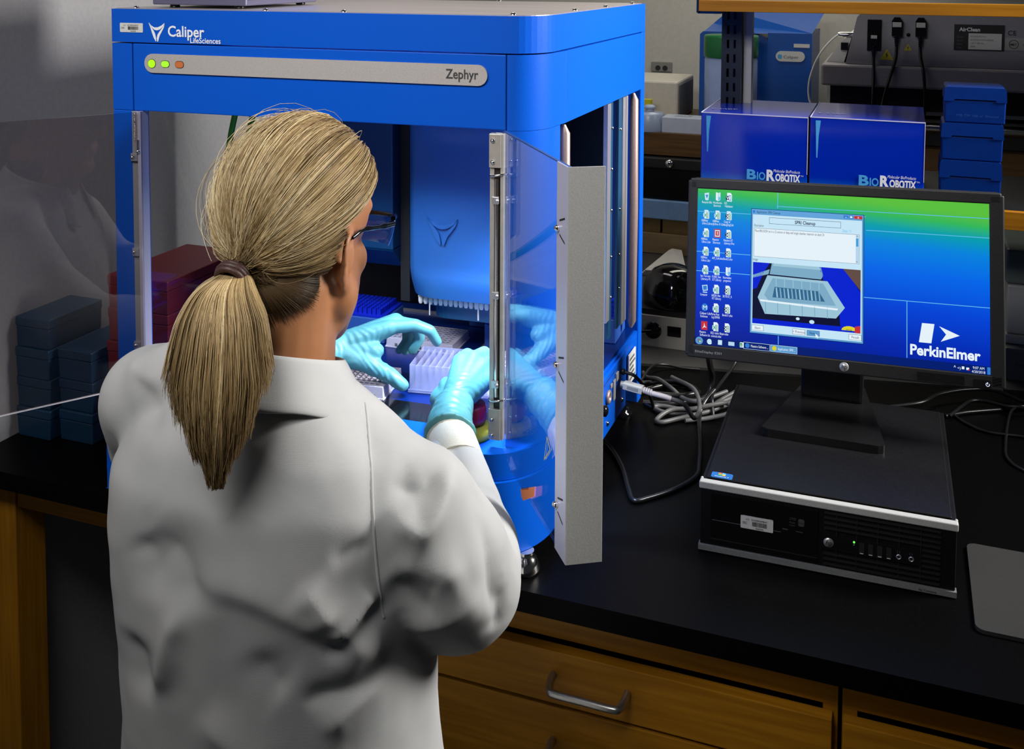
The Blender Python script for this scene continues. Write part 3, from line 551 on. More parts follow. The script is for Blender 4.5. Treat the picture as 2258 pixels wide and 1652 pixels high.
lk(scr, cr.outputs[0], bsdf(scr).inputs['Emission Color']); bsdf(scr).inputs['Emission Strength'].default_value = 1
so = MB().box(0, SW, 0, .002, 0, SH).build('screen', scr, mo)
so.matrix_local = PB @ Matrix.Translation((-.2265, .0015, .0225))
def em(name, c, s=1.): return mat(name, (0, 0, 0), .4, 0, .2, emit=c, es=s)
E = {'w': em('lit_white', (.78, .88, .95)), 'pale': em('lit_pale', (.55, .78, .92)), 'paler': em('lit_pale_grey', (.45, .66, .84)), 'cy': em('lit_cyan_line', (.12, .50, .85)), 'navy': em('lit_navy', (.0, .012, .16)), 'txt': em('lit_text', (.008, .02, .06)), 'bl': em('lit_blue', (.03, .20, .62)),
     'red': em('lit_red', (.55, .03, .04)), 'gn': em('lit_green', (.03, .30, .12)), 'dk': em('lit_dark', (.002, .004, .03)), 'roy': em('lit_royal', (.0, .015, .62)), 'fr': em('lit_frost', (.33, .55, .68)), 'fr2': em('lit_frost_shade', (.20, .40, .56)), 'steel': em('lit_steel', (.03, .13, .26)), 'br': em('lit_brown', (.12, .07, .06)), 'yl': em('lit_yellow', (.70, .62, .02)), 'line': em('lit_line', (.05, .34, .72)), 'glass': em('lit_glass', (.10, .32, .62)), 'ttl': em('lit_title', (.12, .36, .70))}
EK = list(E); EI = {k: i for i, k in enumerate(EK)}; EM = [E[k] for k in EK]
class SB(MB):
    def r(s, u0, u1, v0, v1, c, l=1): y = -.00025*l; return s.poly([(u0*SW, y, (1-v1)*SH), (u1*SW, y, (1-v1)*SH), (u1*SW, y, (1-v0)*SH), (u0*SW, y, (1-v0)*SH)], EI[c])
    def p(s, pts, c, l=1): return s.poly([(u*SW, -.00025*l, (1-v)*SH) for u, v in pts], EI[c])
    def t(s, tx, u, v, h, c='w', l=3, w=None, bold=0., sh=0.): return s.text(tx, (u*SW, -.00025*l, (1-v)*SH), h*SH, mi=EI[c], width=None if w is None else w*SW, bold=bold, shear=sh, off=0)
    def done(s, name): return s.build(name, EM, so)
for u0, u1, v in ((.29, 1, .085), (0, .2, .145), (.60, 1, .20), (0, .20, .405), (0, .21, .53), (.59, 1, .61), (.29, .6, .118)): SB().r(u0, u1, v, v+.004, 'cy').done('wallpaper_line')
for u, v0, v1 in ((.292, 0, .10), (.735, .61, .95), (.30, .89, .95)): SB().r(u, u+.0025, v0, v1, 'cy').done('wallpaper_line')
b = SB(); b.p([(.785, .735), (.825, .735), (.815, .85), (.775, .85)], 'w'); b.p([(.84, .745), (.905, .79), (.845, .835), (.862, .79)], 'w'); b.t('PerkinElmer', .745, .925, .085, 'w', 2, .225, .03).done('wallpaper_logo')
names = [['Recycle Bin', 'Workbooks-', 'FGD'], ['NEBNext', 'NEBNext', 'Copy of'], ['NEBNext', 'Maestro', 'Nextera XT'], ['NEBNext', 'AM_Cell.xlsx', 'Book2.xlsx'], ['Ion Torrent', '151002_Nex', 'Normalize'], ['Computer', '160224_Nex', '20170127_A'], ['Caliper Life', 'Parse Run', 'Book11.xlsx'], ['Maestro', 'EQ ratio lib', 'pm.xlsx']]
sub = [['', 'Shortcut', 'Validator'], ['Ultra Library', 'Ultra II Libr', 'LegSngCalc'], ['Ultra Libr', 'Shortcut', 'Library Pre'], ['Ultra Libr', '', ''], ['Library Pl', 'XT Library', 'programm'], ['', 'XT Library', ''], ['Sciences', 'Log 03MAR', ''], ['Software Us', 'concat.xlsx', '']]
for i in range(8):
    for j in range(3):
        u, v = .022+.0415*j, .018+.119*i; b = SB(); k = (i, j)
        if k == (0, 0): b.p([(u+.003, v+.01), (u+.02, v+.005), (u+.018, v+.055), (u+.006, v+.055)], 'pale').p([(u+.007, v+.02), (u+.017, v+.02), (u+.012, v+.045)], 'bl', 2)
        elif k == (2, 1): b.r(u, u+.024, v, v+.055, 'red').r(u+.003, u+.021, v+.006, v+.049, 'pale', 2).r(u+.006, u+.018, v+.012, v+.042, 'red', 3).r(u+.011, u+.0135, v+.016, v+.036, 'w', 4)
        elif k == (5, 0): b.p([(u, v+.01), (u+.02, v+.004), (u+.022, v+.04), (u+.004, v+.046)], 'pale').p([(u+.003, v+.014), (u+.018, v+.009), (u+.019, v+.036), (u+.006, v+.04)], 'bl', 2).r(u+.004, u+.02, v+.05, v+.056, 'pale')
        elif k == (6, 0):
            b.p([(u+.012+.012*math.cos(a/8*math.pi), v+.03+.024*math.sin(a/8*math.pi)) for a in range(16)], 'bl'); b.t('M', u+.004, v+.045, .04, 'w', 3)
        elif k == (7, 0): b.r(u, u+.023, v, v+.055, 'red').p([(u+.011, v+.008), (u+.014, v+.03), (u+.021, v+.04), (u+.012, v+.036), (u+.004, v+.047), (u+.010, v+.03)], 'w', 2)
        elif k == (4, 2) or k == (0, 1): b.p([(u+.004, v), (u+.012, v+.004), (u+.012, v+.058), (u+.004, v+.05)], 'w').p([(u+.013, v+.004), (u+.021, v), (u+.021, v+.05), (u+.013, v+.058)], 'pale').r(u+.014, u+.02, v+.03, v+.05, 'cy', 2)
        else:
            b.p([(u+.004, v), (u+.017, v), (u+.022, v+.013), (u+.022, v+.056), (u+.004, v+.056)], 'w')
            for q in range(5): b.r(u+.010, u+.020, v+.016+.008*q, v+.020+.008*q, 'gn' if k != (0, 2) else 'bl', 2)
            b.r(u, u+.011, v+.02, v+.046, 'pale' if j < 2 else 'txt', 3); b.t('X' if k != (0, 2) else 'W', u+.002, v+.043, .028, 'gn' if j < 2 else 'w', 4, bold=.02)
        s1, s2 = names[i][j], sub[i][j]
        b.t(s1, u-.006, v+.075, .021, 'w', 3, .0034*len(s1)).t(s2, u-.004, v+.094, .021, 'w', 3, .0034*len(s2)) if s2 else b.t(s1, u-.006, v+.075, .021, 'w', 3, .0034*len(s1))
        b.done('desktop_icon')
b = SB(); b.r(0, 1, .952, 1, 'navy', 1)
b.p([(.016+.014*math.cos(a/8*math.pi), .976+.024*math.sin(a/8*math.pi)) for a in range(16)], 'glass', 2)
for a, c in ((0, 'red'), (1, 'gn'), (2, 'bl'), (3, 'yl')): b.r(.0105+.006*(a % 2), .0155+.006*(a % 2), .966+.011*(a//2), .975+.011*(a//2), c, 3)
b.t('e', .045, .99, .06, 'pale', 2, bold=.05).r(.085, .10, .96, .99, 'pale', 2).r(.123, .145, .964, .988, 'paler', 2).r(.165, .183, .96, .992, 'w', 2).r(.163, .174, .965, .987, 'gn', 3)
b.t('X', .165, .986, .02, 'w', 4)
b.t('4:07', .0, 2, .001, 'w') if False else None
b.t('9:07 AM', .945, .974, .024, 'w', 2, .036).t('4/20/2018', .942, .996, .021, 'w', 2, .042).t('▲ ◄) P ⊡', .885, .985, .022, 'w', 2) if False else b.t('9:07 AM', .945, .974, .022, 'w', 2, .036).t('4/20/2018', .942, .996, .021, 'w', 2, .042).t('^', .885, .985, .03, 'w', 2).t('<)', .897, .985, .022, 'w', 2).r(.911, .919, .966, .982, 'w', 2).r(.925, .934, .97, .984, 'w', 2).r(.931, .936, .978, .986, 'red', 3)
b.r(.99, 1, .956, .998, 'bl', 2).done('taskbar')
for u0, c, s in ((.178, 'bl', 'Maestro Software ...'), (.274, 'glass', 'Application: SPRI ...')):
    b = SB(); b.r(u0, u0+.094, .955, .998, 'pale', 2).r(u0+.001, u0+.093, .957, .996, 'navy' if c == 'bl' else c, 3).t(s, u0+.026, .984, .023, 'w', 4, .062)
    b.p([(u0+.014+.008*math.cos(a/8*math.pi), .976+.015*math.sin(a/8*math.pi)) for a in range(16)], 'bl' if c == 'bl' else 'yl', 4).done('taskbar_button')
b = SB(); D0, D1, V0, V1 = .2, .592, .112, .893
b.r(D0-.002, D1+.002, V0-.003, V1+.004, 'navy', 2).r(D0, D1, V0, V1, 'glass', 3).r(D0+.005, D1-.005, V0+.034, V1-.010, 'pale', 4).r(D0, D1, V0, V0+.03, 'ttl', 4)
b.t('Application: SPRI Cleanup', D0+.018, V0+.024, .022, 'txt', 5, .085).r(D0+.004, D0+.013, V0+.008, V0+.024, 'bl', 5)
b.r(D1-.032, D1-.004, V0+.006, V0+.025, 'red', 5).t('x', D1-.021, V0+.021, .022, 'w', 6).r(D1-.050, D1-.034, V0+.006, V0+.025, 'bl', 5).r(D1-.068, D1-.052, V0+.006, V0+.025, 'bl', 5).r(D1-.063, D1-.057, V0+.017, V0+.02, 'w', 6).r(D1-.046, D1-.038, V0+.010, V0+.02, 'w', 6)
b.r(.264, .515, .160, .200, 'txt', 5).r(.265, .514, .162, .198, 'pale', 6).t('SPRI Cleanup', .355, .191, .030, 'txt', 7, .072, .02)
b.t('Description', .210, .222, .022, 'txt', 5, .034).t('Step: 11', .520, .222, .024, 'cy', 5, .03)
b.r(.210, .578, .232, .412, 'txt', 5).r(.2108, .5772, .2335, .4105, 'w', 6).t('Place 80% EtOH on in a 12 column or deep well single chamber reservoir on deck C4', .213, .256, .023, 'txt', 7, .245)
b.r(.566, .576, .236, .408, 'paler', 7).r(.567, .575, .256, .306, 'line', 8).t('^', .568, .252, .02, 'txt', 8).t('v', .568, .404, .018, 'txt', 8)
b.t('Image', .207, .438, .022, 'txt', 5, .018)
for u0, u1, s, hi in ((.207, .252, 'Abort', 0), (.352, .398, '< Previous', 0), (.402, .448, 'Next >', 1), (.545, .590, 'Finish', 0)):
    b.r(u0-.001, u1-.003, .842, .876, 'txt', 5).r(u0, u1-.004, .8435, .8745, 'glass' if hi else 'w', 6); w = .0042*len(s); b.t(s, (u0+u1-.004-w)/2, .866, .022, 'txt', 7, w)
b.p([(.431, .858), (.431, .884), (.435, .879), (.438, .888), (.440, .886), (.438, .877), (.442, .876)], 'w', 9)
b.done('dialog_window')
b = SB(); Q0, Q1, T0, T1 = .208, .583, .448, .832; q = lambda u, v: (Q0+(Q1-Q0)*u, T0+(T1-T0)*v)
b.r(Q0, Q1, T0, T1, 'dk', 5); b.p([q(.62, .0), q(.85, 0), q(1, .35), q(1, 1), q(0, 1), q(0, .92), q(.82, .92), q(.80, .55), q(.66, .2)], 'roy', 6); b.p([q(.84, 0), q(1, 0), q(1, .33)], 'br', 7)
b.p([q(0, 0), q(.16, 0), q(.10, .17), q(0, .22)], 'roy', 6); b.p([q(0, .24), q(.10, .18), q(.04, .42), q(0, .45)], 'roy', 6); b.p([q(0, .21), q(.16, .10), q(.15, .18), q(0, .26)], 'fr2', 6)
b.p([q(.18, 0), q(.64, 0), q(.66, .14), q(.64, .20), q(.16, .18)], 'fr2', 6).p([q(.20, .0), q(.62, 0), q(.64, .05), q(.19, .04)], 'fr', 7)
b.p([q(.14, .20), q(.70, .22), q(.86, .62), q(.78, .80), q(.12, .83), q(.05, .57)], 'fr', 8).p([q(.19, .24), q(.66, .26), q(.78, .60), q(.16, .62), q(.11, .52)], 'fr2', 9)
b.p([q(.21, .38), q(.62, .39), q(.68, .55), q(.19, .55)], 'steel', 10)
for k in range(12): x = .22+.036*k; b.p([q(x, .39), q(x+.012, .39), q(x+.024, .545), q(x+.010, .545)], 'fr2' if k % 3 else 'fr', 11)
for k in range(6): x = .12+.115*k; b.p([q(x, .63), q(x+.008, .63), q(x+.012, .81), q(x+.004, .81)], 'fr2', 11); x = .22+.08*k; b.p([q(x, .24), q(x+.006, .24), q(x+.007, .37), q(x+.001, .37)], 'fr', 11)
b.p([q(.07, .60), q(.80, .64), q(.79, .67), q(.08, .63)], 'w', 11)
for x, y, r in ((.43, .86, .018), (.56, .89, .024)): b.p([q(x+r*math.cos(a*math.pi/6), y+1.3*r*math.sin(a*math.pi/6)) for a in range(12)], 'pale', 11)
b.p([q(.90+.07*math.cos(a*math.pi/8), .97+.07*math.sin(-a*math.pi/8)) for a in range(9)], 'yl', 11).t('STOP', q(.87, 0)[0], q(0, .985)[1], .02, 'txt', 12, .02)
b.p([q(.95, .9), q(1, .88), q(1, 1), q(.95, 1)], 'red', 12)
b.done('instruction_picture')
# ================================================================ the blue pipetting robot
ZA = R(3.0); ZO = Vector((-.19, -.14, 0))
def zl(x, y):                                              # bench coordinates -> robot coordinates
    dx, dy = x-ZO.x, y-ZO.y; return (dx*math.cos(ZA)+dy*math.sin(ZA), -dx*math.sin(ZA)+dy*math.cos(ZA))
def zw(x, y): return (ZO.x+x*math.cos(ZA)-y*math.sin(ZA), ZO.y+x*math.sin(ZA)+y*math.cos(ZA))
zr = thing('pipetting_robot', 'tall bright blue laboratory robot with open glass doors on the black bench', 'robot', ZO, ZA)
TX = Matrix.Rotation(-ZA, 4, 'Z')                          # side frame: bench axes about the robot's corner
YB = .575; XB = .030; XL = -.685
def corner(r0, x1=0., y0=0., n=10):                        # rounded right front corner
    return [(x1-r0+r0*math.sin(R(90*k/n)), y0+r0*1.25-r0*1.25*math.cos(R(90*k/n))) for k in range(n+1)]
CR = .052
plan = [(XL, YB), (XL, 0)]+corner(CR)+[(XB, YB)]
MB().prism(plan, .7135, .7635).build('hood_band', 'blue', zr, bevel=.0022, seg=3)
ins = [(XL+.006, YB-.006), (XL+.006, .006)]+[(x-.004, y+.006) for x, y in corner(CR-.004)]+[(XB-.006, YB-.006)]
MB().prism(ins, .7630, .7646).build('top_plate', 'topplate', zr)
for x, y in [(XL+.03, .02), (XL+.26, .012), (-.30, .014), (-.05, .022), (-.009, .20), (.003, .36), (.012, .54), (-.25, YB-.012), (-.46, YB-.012)]: MB().lathe([(.0048, 0), (.0042, .002), (.002, .0032), (.0001, .0034)], (x, y, .7646), 12).build('cover_screw', 'chrome', zr)
MB().prism([(XL, YB), (XL, 0.001), (XL+.036, .001), (XL+.036, .04), (XL+.02, YB)], .610, .7115).build('side_panel', 'blue', zr, bevel=.0012)
MB().box(XL+.0375, -.0535, .0012, .022, .6095, .7115).build('front_panel', 'blue', zr, bevel=.0014)
cp = [(-.0515, .0012)]+corner(CR-.001, -.0012, .0012)+[(.0045, .098), (-.016, .098), (-.0165, .06)]+[(x-.02, y+.02) for x, y in corner(CR-.012, .0, .0)][::-1]+[(-.0515, .022)]
MB().prism(cp, .6090, .7115, smooth=False).build('corner_panel', 'blue', zr, bevel=.0012, auto=35)
MB().prism([(.0042, .0995), (XB-.001, YB-.028), (XB-.020, YB-.028), (-.016, .0995)], .609, .7115).build('side_panel', 'blue', zr, bevel=.0012)
mb = MB().prism([(-.0515, .0012)]+corner(CR-.001, -.0012, .0012)+[(.0010, .082), (-.022, .082), (-.0515, .05)], .171, .6085); mb.build('corner_column', 'blue', zr, bevel=.0012, auto=35)
MB().prism([(XB-.001, YB-.0265), (XB, YB), (XB-.055, YB), (XB-.060, YB-.0265)], .024, .7130).build('rear_column', 'blue', zr, bevel=.0025)
MB().box(XL, XL+.036, .001, .04, .05, .6095).build('front_left_column', 'blue', zr, bevel=.002)
MB().box(XL, XL+.05, YB-.05, YB, .024, .609).build('rear_column', 'blue', zr, bevel=.002)
MB().box(XL+.051, XB-.061, YB-.02, YB-.001, .16, .713).build('back_panel', 'black', zr, bevel=.001)
# machine body under the deck
MB().prism([(XL+.001, YB-.001), (XL+.001, .041), (-.05, .041), (-.002, .085), (XB-.003, YB-.028)], .080, .1595).build('deck_base', 'blue', zr, bevel=.002)
dk = noisy('navy_deck', (.0, .012, .11), (.0, .015, .13), 300, .3, 0, .05)
MB().prism([(XL+.004, YB-.022), (XL+.004, .05), (-.055, .05), (-.006, .088), (XB-.008, YB-.03)], .1598, .1640).build('deck', dk, zr)
MB().box(XL+.06, -.09, .052, .115, .1632, .16415).build('front_tray', 'blackgloss', zr, bevel=.001)
lip = [(XL+.0375, .0405), (XL+.0375, -.028)]+corner(.085, -.002, -.028, 12)+[(-.002, .083), (-.05, .0405)]
MB().prism(lip, .1335, .1705).build('front_lip', 'blue', zr, bevel=.004, seg=3, auto=35)
sk = [(XL+.002, .0400), (XL+.002, -.034)]+corner(.088, .0, -.034, 12)+[(.0, .110), (-.05, .12), (-.06, .04)]
MB().prism(sk, .030, .1325).build('lower_skirt', 'blue', zr, bevel=.004, seg=3, auto=35)
def foot(x, y, h): MB().lathe([(.012, h), (.012, h-.006), (.015, h-.008), (.021, .006), (.020, .0005), (.0001, .0004)][::-1], (x, y, 0), 24).build('foot', 'chrome', zr)
foot(-.0235, .004, .0295); foot(XL+.04, .01, .0295)
for x, y in ((.003, .535), (XL+.03, YB-.03)): MB().lathe([(.0175, .0002), (.0175, .010), (.0125, .011), (.0125, .0235)], (x, y, 0), 20).build('foot', 'blackgloss', zr)
# lettering
F = -.0004
mb = MB().prism(rrect(XL+.0165, XL+.0575, .7285-.0, .7425, .0015), -.0008, .0004, 'y', 0); asset_tag(mb, XL+.0165, XL+.0575, .7285, .7425, -.001); mb.build('asset_tag', ['label', 'print'], zr)
mb = MB()
for bl in EMBLEM: mb.poly([(-.6175+.0285*u, -.0006, .7155+.0295*v) for u, v in bl], 0)
mb.text('Caliper', (-.5840, F, .7240), .0225, mi=0, bold=.018, width=.0635).text('LifeSciences', (-.5455, F, .7150), .0115, mi=0, bold=.012, width=.0525); mb.build('maker_logo', 'whiteprint', zr)
st = rrect(-.6245, -.0788, .6685, .6970, .0140, 10)
MB().prism(st, -.0024, .0010, 'y').build('indicator_strip', 'silver', zr, bevel=.0006)
mb = MB().text('Zephyr', (-.1385, -.0026, .6775), .0185, mi=0, bold=.012, width=.047); mb.build('model_name', mat('dark_grey_letters', (.04, .042, .045), .5), zr)
def pill(cx, cz, w, h): return rrect(cx-w/2, cx+w/2, cz-h/2, cz+h/2, min(w, h)/2-.0001, 8)
for cx, w, h, c, s in ((-.6112, .0125, .0125, (.42, .85, .01), .75), (-.5875, .0135, .0092, (.36, .85, .03), .75), (-.5628, .0140, .0092, (.55, .15, .04), .45)):
    mb = MB().prism(pill(cx, .6823, w+.0016, h+.0016), -.0028, -.0018, 'y', 1).prism(pill(cx, .6823, w, h), -.0034, -.0028, 'y', 0); mb.build('indicator_light', [mat('lamp_lens', tuple(.5*k for k in c), .4, emit=c, es=s), 'print'], zr)
# left door: hinge rail, spring and smoky panel
HX = XL+.0365
mb = MB().box(HX, HX+.010, -.003, .012, .185, .609, 0).box(HX+.0105, HX+.0165, -.0045, .015, .18, .609, 1)
for z in (.248, .393, .539):
    mb.box(HX-.001, HX+.0105, -.006, -.0032, z-.006, z+.006, 0).box(HX, HX+.010, -.0062, -.003, z-.0085, z-.0068, 2)
mb.build('hinge_rail', ['alu', mat('pale_alu', (.66, .66, .80), .35, .5), 'print'], zr, bevel=.0006)
for z in (.248, .393, .539): MB().lathe([(.0001, -.0095), (.0026, -.0088), (.0032, -.0064)], (HX+.003, 0, z), 12, axis='y').build('screw', 'chrome', zr)
MB().tube([(HX+.008+.0028*math.cos(k*.9), -.006+.0028*math.sin(k*.9), .565+.00028*k*1.0) for k in range(150)], .0006, 6).build('door_spring', 'chrome', zr)
MB().tube([(HX+.0125, -.006, .566), (HX+.0125, -.006, .550)], .002, 8).ball((HX+.0125, -.006, .548), .0032).build('spring_anchor', 'chrome', zr)
L0 = Vector((-.8190, -.1770)); L1 = L0+Vector((-.557, -.830))*.285
def door(a, b, z0, z1, th, name, m, trim=None):
    A = Vector(zl(*a)); B = Vector(zl(*b)); d = (B-A).normalized(); n = Vector((-d.y, d.x))*th/2
    mb = MB().prism([(A+n)[:], (B+n)[:], (B-n)[:], (A-n)[:]], z0, z1); o = mb.build(name, m, zr); return A, B, d, n
A, B, d, n = door(L0, L1, .190, .609, .0032, 'left_door_panel', 'smoke')
mb = MB().prism([(A+n)[:], (B+n)[:], (B-n)[:], (A-n)[:]], .1885, .1898); mb.build('door_edge', mat('bright_cut_edge', (.8, .8, .85), .3), zr)
# right door: hinge post, clear panel, grey end frame
R0 = Vector((-.2470, -.1440)); R1 = Vector((-.0825, -.3620))
PX = -.0620
mb = MB().box(PX-.0110, PX-.0045, -.0075, .0, .185, .606, 0).box(PX-.004, PX+.004, -.0065, .0, .23, .560, 1).box(PX+.0045, PX+.009, -.0095, .0, .185, .606, 0).box(PX-.011, PX+.009, -.0008, .0006, .185, .606, 0)
mb.build('hinge_post', ['steel', mat('dark_steel', (.05, .05, .05), .3, .7)], zr, bevel=.0006)
mb = MB().box(PX-.011, PX+.006, -.0115, -.0072, .560, .606, 0).box(PX-.011, PX+.006, -.0115, -.0072, .185, .228, 0); mb.build('hinge_bracket', 'steel', zr, bevel=.0008)
for z in (.597, .568, .214, .192): MB().lathe([(.0001, -.0148), (.0026, -.0142), (.0032, -.0118)], (PX-.0055, 0, z), 12, axis='y').build('screw', 'chrome', zr)
for z in (.548, .238): MB().tube(spline([(PX-.011, -.0085, z), (PX-.006, -.0125, z+.001), (PX+.004, -.0125, z+.003), (PX+.011, -.008, z+.004)], 4), .0016, 8).build('spring_clip', 'chrome', zr)
for z in (.515, .385, .262): MB().box(PX-.006, PX+.003, -.0135, -.0078, z-.004, z+.006).ball((PX+.001, -.013, z+.001), .0028).build('panel_clip', 'alu', zr, bevel=.0006)
MB().tube([(PX-.0005, -.0095, .245), (PX-.0005, -.0095, .545)], .0026, 10).build('hinge_rod', 'chrome', zr)
A = Vector(zl(*(R0+Vector((.006, -.008))))); B = Vector(zl(*R1)); d = (B-A).normalized(); n = Vector((-d.y, d.x))*.0020
prf = [(A, .178), (A.lerp(B, .16), .164), (B, .163), (B, .609), (A, .609)]
mb = MB(); k = len(prf); vs = [(*(q+n), z) for q, z in prf]+[(*(q-n), z) for q, z in prf]
mb.add(vs, [tuple(range(k)), tuple(range(2*k-1, k-1, -1))]+[(i, i+k, (i+1) % k+k, (i+1) % k) for i in range(k)]).build('right_door_panel', 'clear', zr)
mb = MB().prism([(A+n)[:], (B+n)[:], (B-n)[:], (A-n)[:]], .6092, .6104); mb.build('door_edge', mat('dark_cut_edge', (.02, .06, .20), .4), zr)
cross = Vector((d.y, -d.x))
if cross.x < 0: cross = -cross
# end frame: inner flange along the glass and a wide lip across its end, widening to the right
P = lambda a, c: tuple(B+d*a+cross*c)
LP = Vector(zl(*(R1+Vector((.036, .022)))))-B; ld = LP.normalized(); lw = LP.length; ln = Vector((-ld.y, ld.x))*.0012
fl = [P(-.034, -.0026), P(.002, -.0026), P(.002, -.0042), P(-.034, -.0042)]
MB().prism(fl, .162, .611).build('end_flange', 'bluelitalu', zr)
c0 = B+d*.0024-cross*.0040
lip2 = [tuple(c0-ln), tuple(c0+ld*lw-ln), tuple(c0+ld*lw+ln), tuple(c0+ln)]
MB().prism(lip2, .162, .611).build('end_frame', 'greymetal', zr, bevel=.0005)
def on_door(s, z, off): v = B+d*(s)-cross*(.0026+off); return Vector((v.x, v.y, z))
for z in (.537, .380, .217):
    q = on_door(-.027, z, .0035); MB().ball(q, .0038, sq=(1, 1, 1)).build('frame_screw', 'chrome', zr)
    mb = MB(); mb.xf = Matrix(); a0 = on_door(-.024, z+.008, .0019); a1 = on_door(-.006, z+.014, .0019); b0 = on_door(-.024, z-.008, .0019); b1 = on_door(-.006, z-.014, .0019); up = Vector((0, 0, .0022))
    mb.poly([a0, a1, a1+up, a0+up]).poly([b0, b1, b1+up, b0+up]); mb.build('frame_slot', 'print', zr)
dv = Vector((d.x, d.y, 0)); 
def sticker(name, pts, m, extra=None):
    mb = MB(); mb.add([on_door(s, z, .0004) for s, z in pts], [tuple(range(len(pts)))]); 
    o = mb.build(name, m, zr); return o
mb = MB(); tri3 = [(-.0785, .2440), (-.0545, .2680), (-.0680, .2790)]
Q = lambda s, z, o=.0004: on_door(s, z, o)
for i in range(3):
    a, b = tri3[i], tri3[(i+1) % 3]; g = (sum(p[0] for p in tri3)/3, sum(p[1] for p in tri3)/3); sh = lambda p: (p[0]+(g[0]-p[0])*.22, p[1]+(g[1]-p[1])*.22)
    mb.poly([Q(*a), Q(*b), Q(*sh(b)), Q(*sh(a))])
mb.build('warning_triangle', 'yellow', zr)
mb = MB().poly([Q(-.1730, .1625), Q(-.1142, .1944), Q(-.1157, .1815), Q(-.1610, .1530), Q(-.1680, .1540)], 0)
mb.text('Restricted', Q(-.168, .1640, .0006), .006, dv+Vector((0, 0, .52)), (0, 0, 1), 1, width=.030); mb.build('orange_sticker', ['orange', 'print'], zr)
# right side opening: rods, rails, control panel
def side(mb): mb.xf = TX; return mb
for y, z0, z1, nm in ((.099, .195, .606, 'front_rod'), (.505, .180, .606, 'rear_rod')):
    side(MB()).tube([(-.004, y, z0), (-.002, y, z0+.012), (-.001, y, (z0+z1)/2), (-.002, y, z1-.012), (-.004, y, z1)], [.003, .0075, .008, .0075, .003], 14).build('door_rod', 'rose', zr)
mb = side(MB())
for y0, y1, mi in ((.352, .372, 0), (.372, .392, 1), (.430, .452, 1), (.452, .470, 0), (.474, .486, 0)): mb.box(-.016, -.010 if mi else -.008, y0, y1, .235 if mi == 0 and y0 < .4 else .20, .604, mi)
mb.build('side_rail', ['alu', mat('teal_painted_steel', (.01, .07, .16), .4, .3)], zr, bevel=.0008)
for y, z in ((.385, .56), (.385, .49), (.385, .42), (.385, .34), (.385, .27), (.440, .55), (.440, .41), (.440, .33), (.440, .27)): side(MB()).lathe([(.003, 0), (.0022, .0016), (.0001, .002)], (-.0095, y, z), 10, axis='x').build('rail_screw', 'chrome', zr)
MB().box(-.03, -.006, YB-.045, YB-.030, .17, .605).build('inner_column', 'blue_dk', zr)
mb = side(MB()).box(-.012, .0015, .20, .452, .058, .1555, 0).box(.0015, .0022, .21, .44, .108, .1095, 1).box(.0015, .0022, .21, .44, .146, .1475, 1); mb.build('control_panel', ['blue', 'blue_dk'], zr, bevel=.0015)
for y, z in ((.33, .075), (.425, .078), (.22, .075)): side(MB()).lathe([(.0045, 0), (.0040, .002), (.0001, .0035)], (.0016, y, z), 12, axis='x').build('panel_screw', 'chrome', zr)
side(MB()).lathe([(.011, 0), (.012, .003), (.009, .005), (.006, .005), (.0055, .002), (.0001, .002)], (.0017, .330, .120), 20, axis='x').build('round_socket', 'rose', zr)
side(MB()).lathe([(.009, 0), (.009, .012), (.006, .014), (.0001, .014)], (.0017, .280, .118), 20, axis='x').build('power_knob', 'blackgloss', zr)
mb = side(MB()).box(.0017, .004, .362, .375, .100, .135, 0).box(.0017, .005, .378, .392, .128, .142, 0).box(.0017, .004, .345, .355, .128, .135, 0); mb.build('port_block', ['steel'], zr, bevel=.0008)
mb = side(MB()); mb.poly([(-.0002, .478, .098), (-.0002, .528, .098), (-.0002, .528, .150), (-.0002, .478, .150)], 0)
mb = side(MB()).box(.0195-.019, .0215-.019, .470, .520, .085, .140, 0)
for k in range(5): mb.poly([(.0029, .475, .092+.009*k), (.0029, .515-.006*(k % 3), .092+.009*k), (.0029, .515-.006*(k % 3), .096+.009*k), (.0029, .475, .096+.009*k)], 1)
mb.build('serial_plate', ['label', 'greyprint'], zr)
# inside: pipetting head, gantry, hoses, tips
hx, hy = zl(-.4125, .18)
HW, HD = .1085, .10; nz, na = 44, 64; vs = []
for i in range(nz+1):
    z = .286+(.700-.286)*i/nz; s = 1.0
    if i < 5: s = .93+.07*math.sin(math.pi/2*i/5)
    for j in range(na):
        a = 2*math.pi*j/na; c, sn = math.cos(a), math.sin(a)
        x = HW*s*math.copysign(abs(c)**.45, c); y = HD*s*math.copysign(abs(sn)**.62, sn)
        if sn < 0:
            wx = 1/(1+math.exp((abs(x)-.080)/.0025)); wz = 1/(1+math.exp(-(z-.325)/.003))*1/(1+math.exp((z-.556)/.003)); y += .0055*wx*wz
        vs.append((hx+x, hy+y, z))
fs = [(i*na+j, i*na+(j+1) % na, (i+1)*na+(j+1) % na, (i+1)*na+j) for i in range(nz) for j in range(na)]
mb = MB().add(vs, fs, 0, True).add(vs[:na], [tuple(range(na))[::-1]]).add(vs[-na:], [tuple(range(na))]); mb.build('head_cover', 'blue_head', zr)
ex0, ez0 = zl(-.4665, .085)[0], .378
for bl in EMBLEM: pass
yf = hy-HD+.0057
mb = MB()
for bl in EMBLEM: mb.prism([(ex0+.054*u, ez0+.045*v) for u, v in bl], yf-.0045, yf+.004, 'y')
mb.build('head_emblem', 'blue_head', zr, bevel=.0006)
hb = noisy('teal_blue_plastic', (.01, .10, .24), (.015, .12, .27), 300, .3)
MB().prism(rrect(hx-.090, hx+.092, hy-.058, hy+.09, .03, 6), .262, .2855).prism(rrect(hx-.075, hx+.092, hy-.04, hy+.09, .03, 6), .236, .262).build('head_base', hb, zr, bevel=.004)
mb = MB()
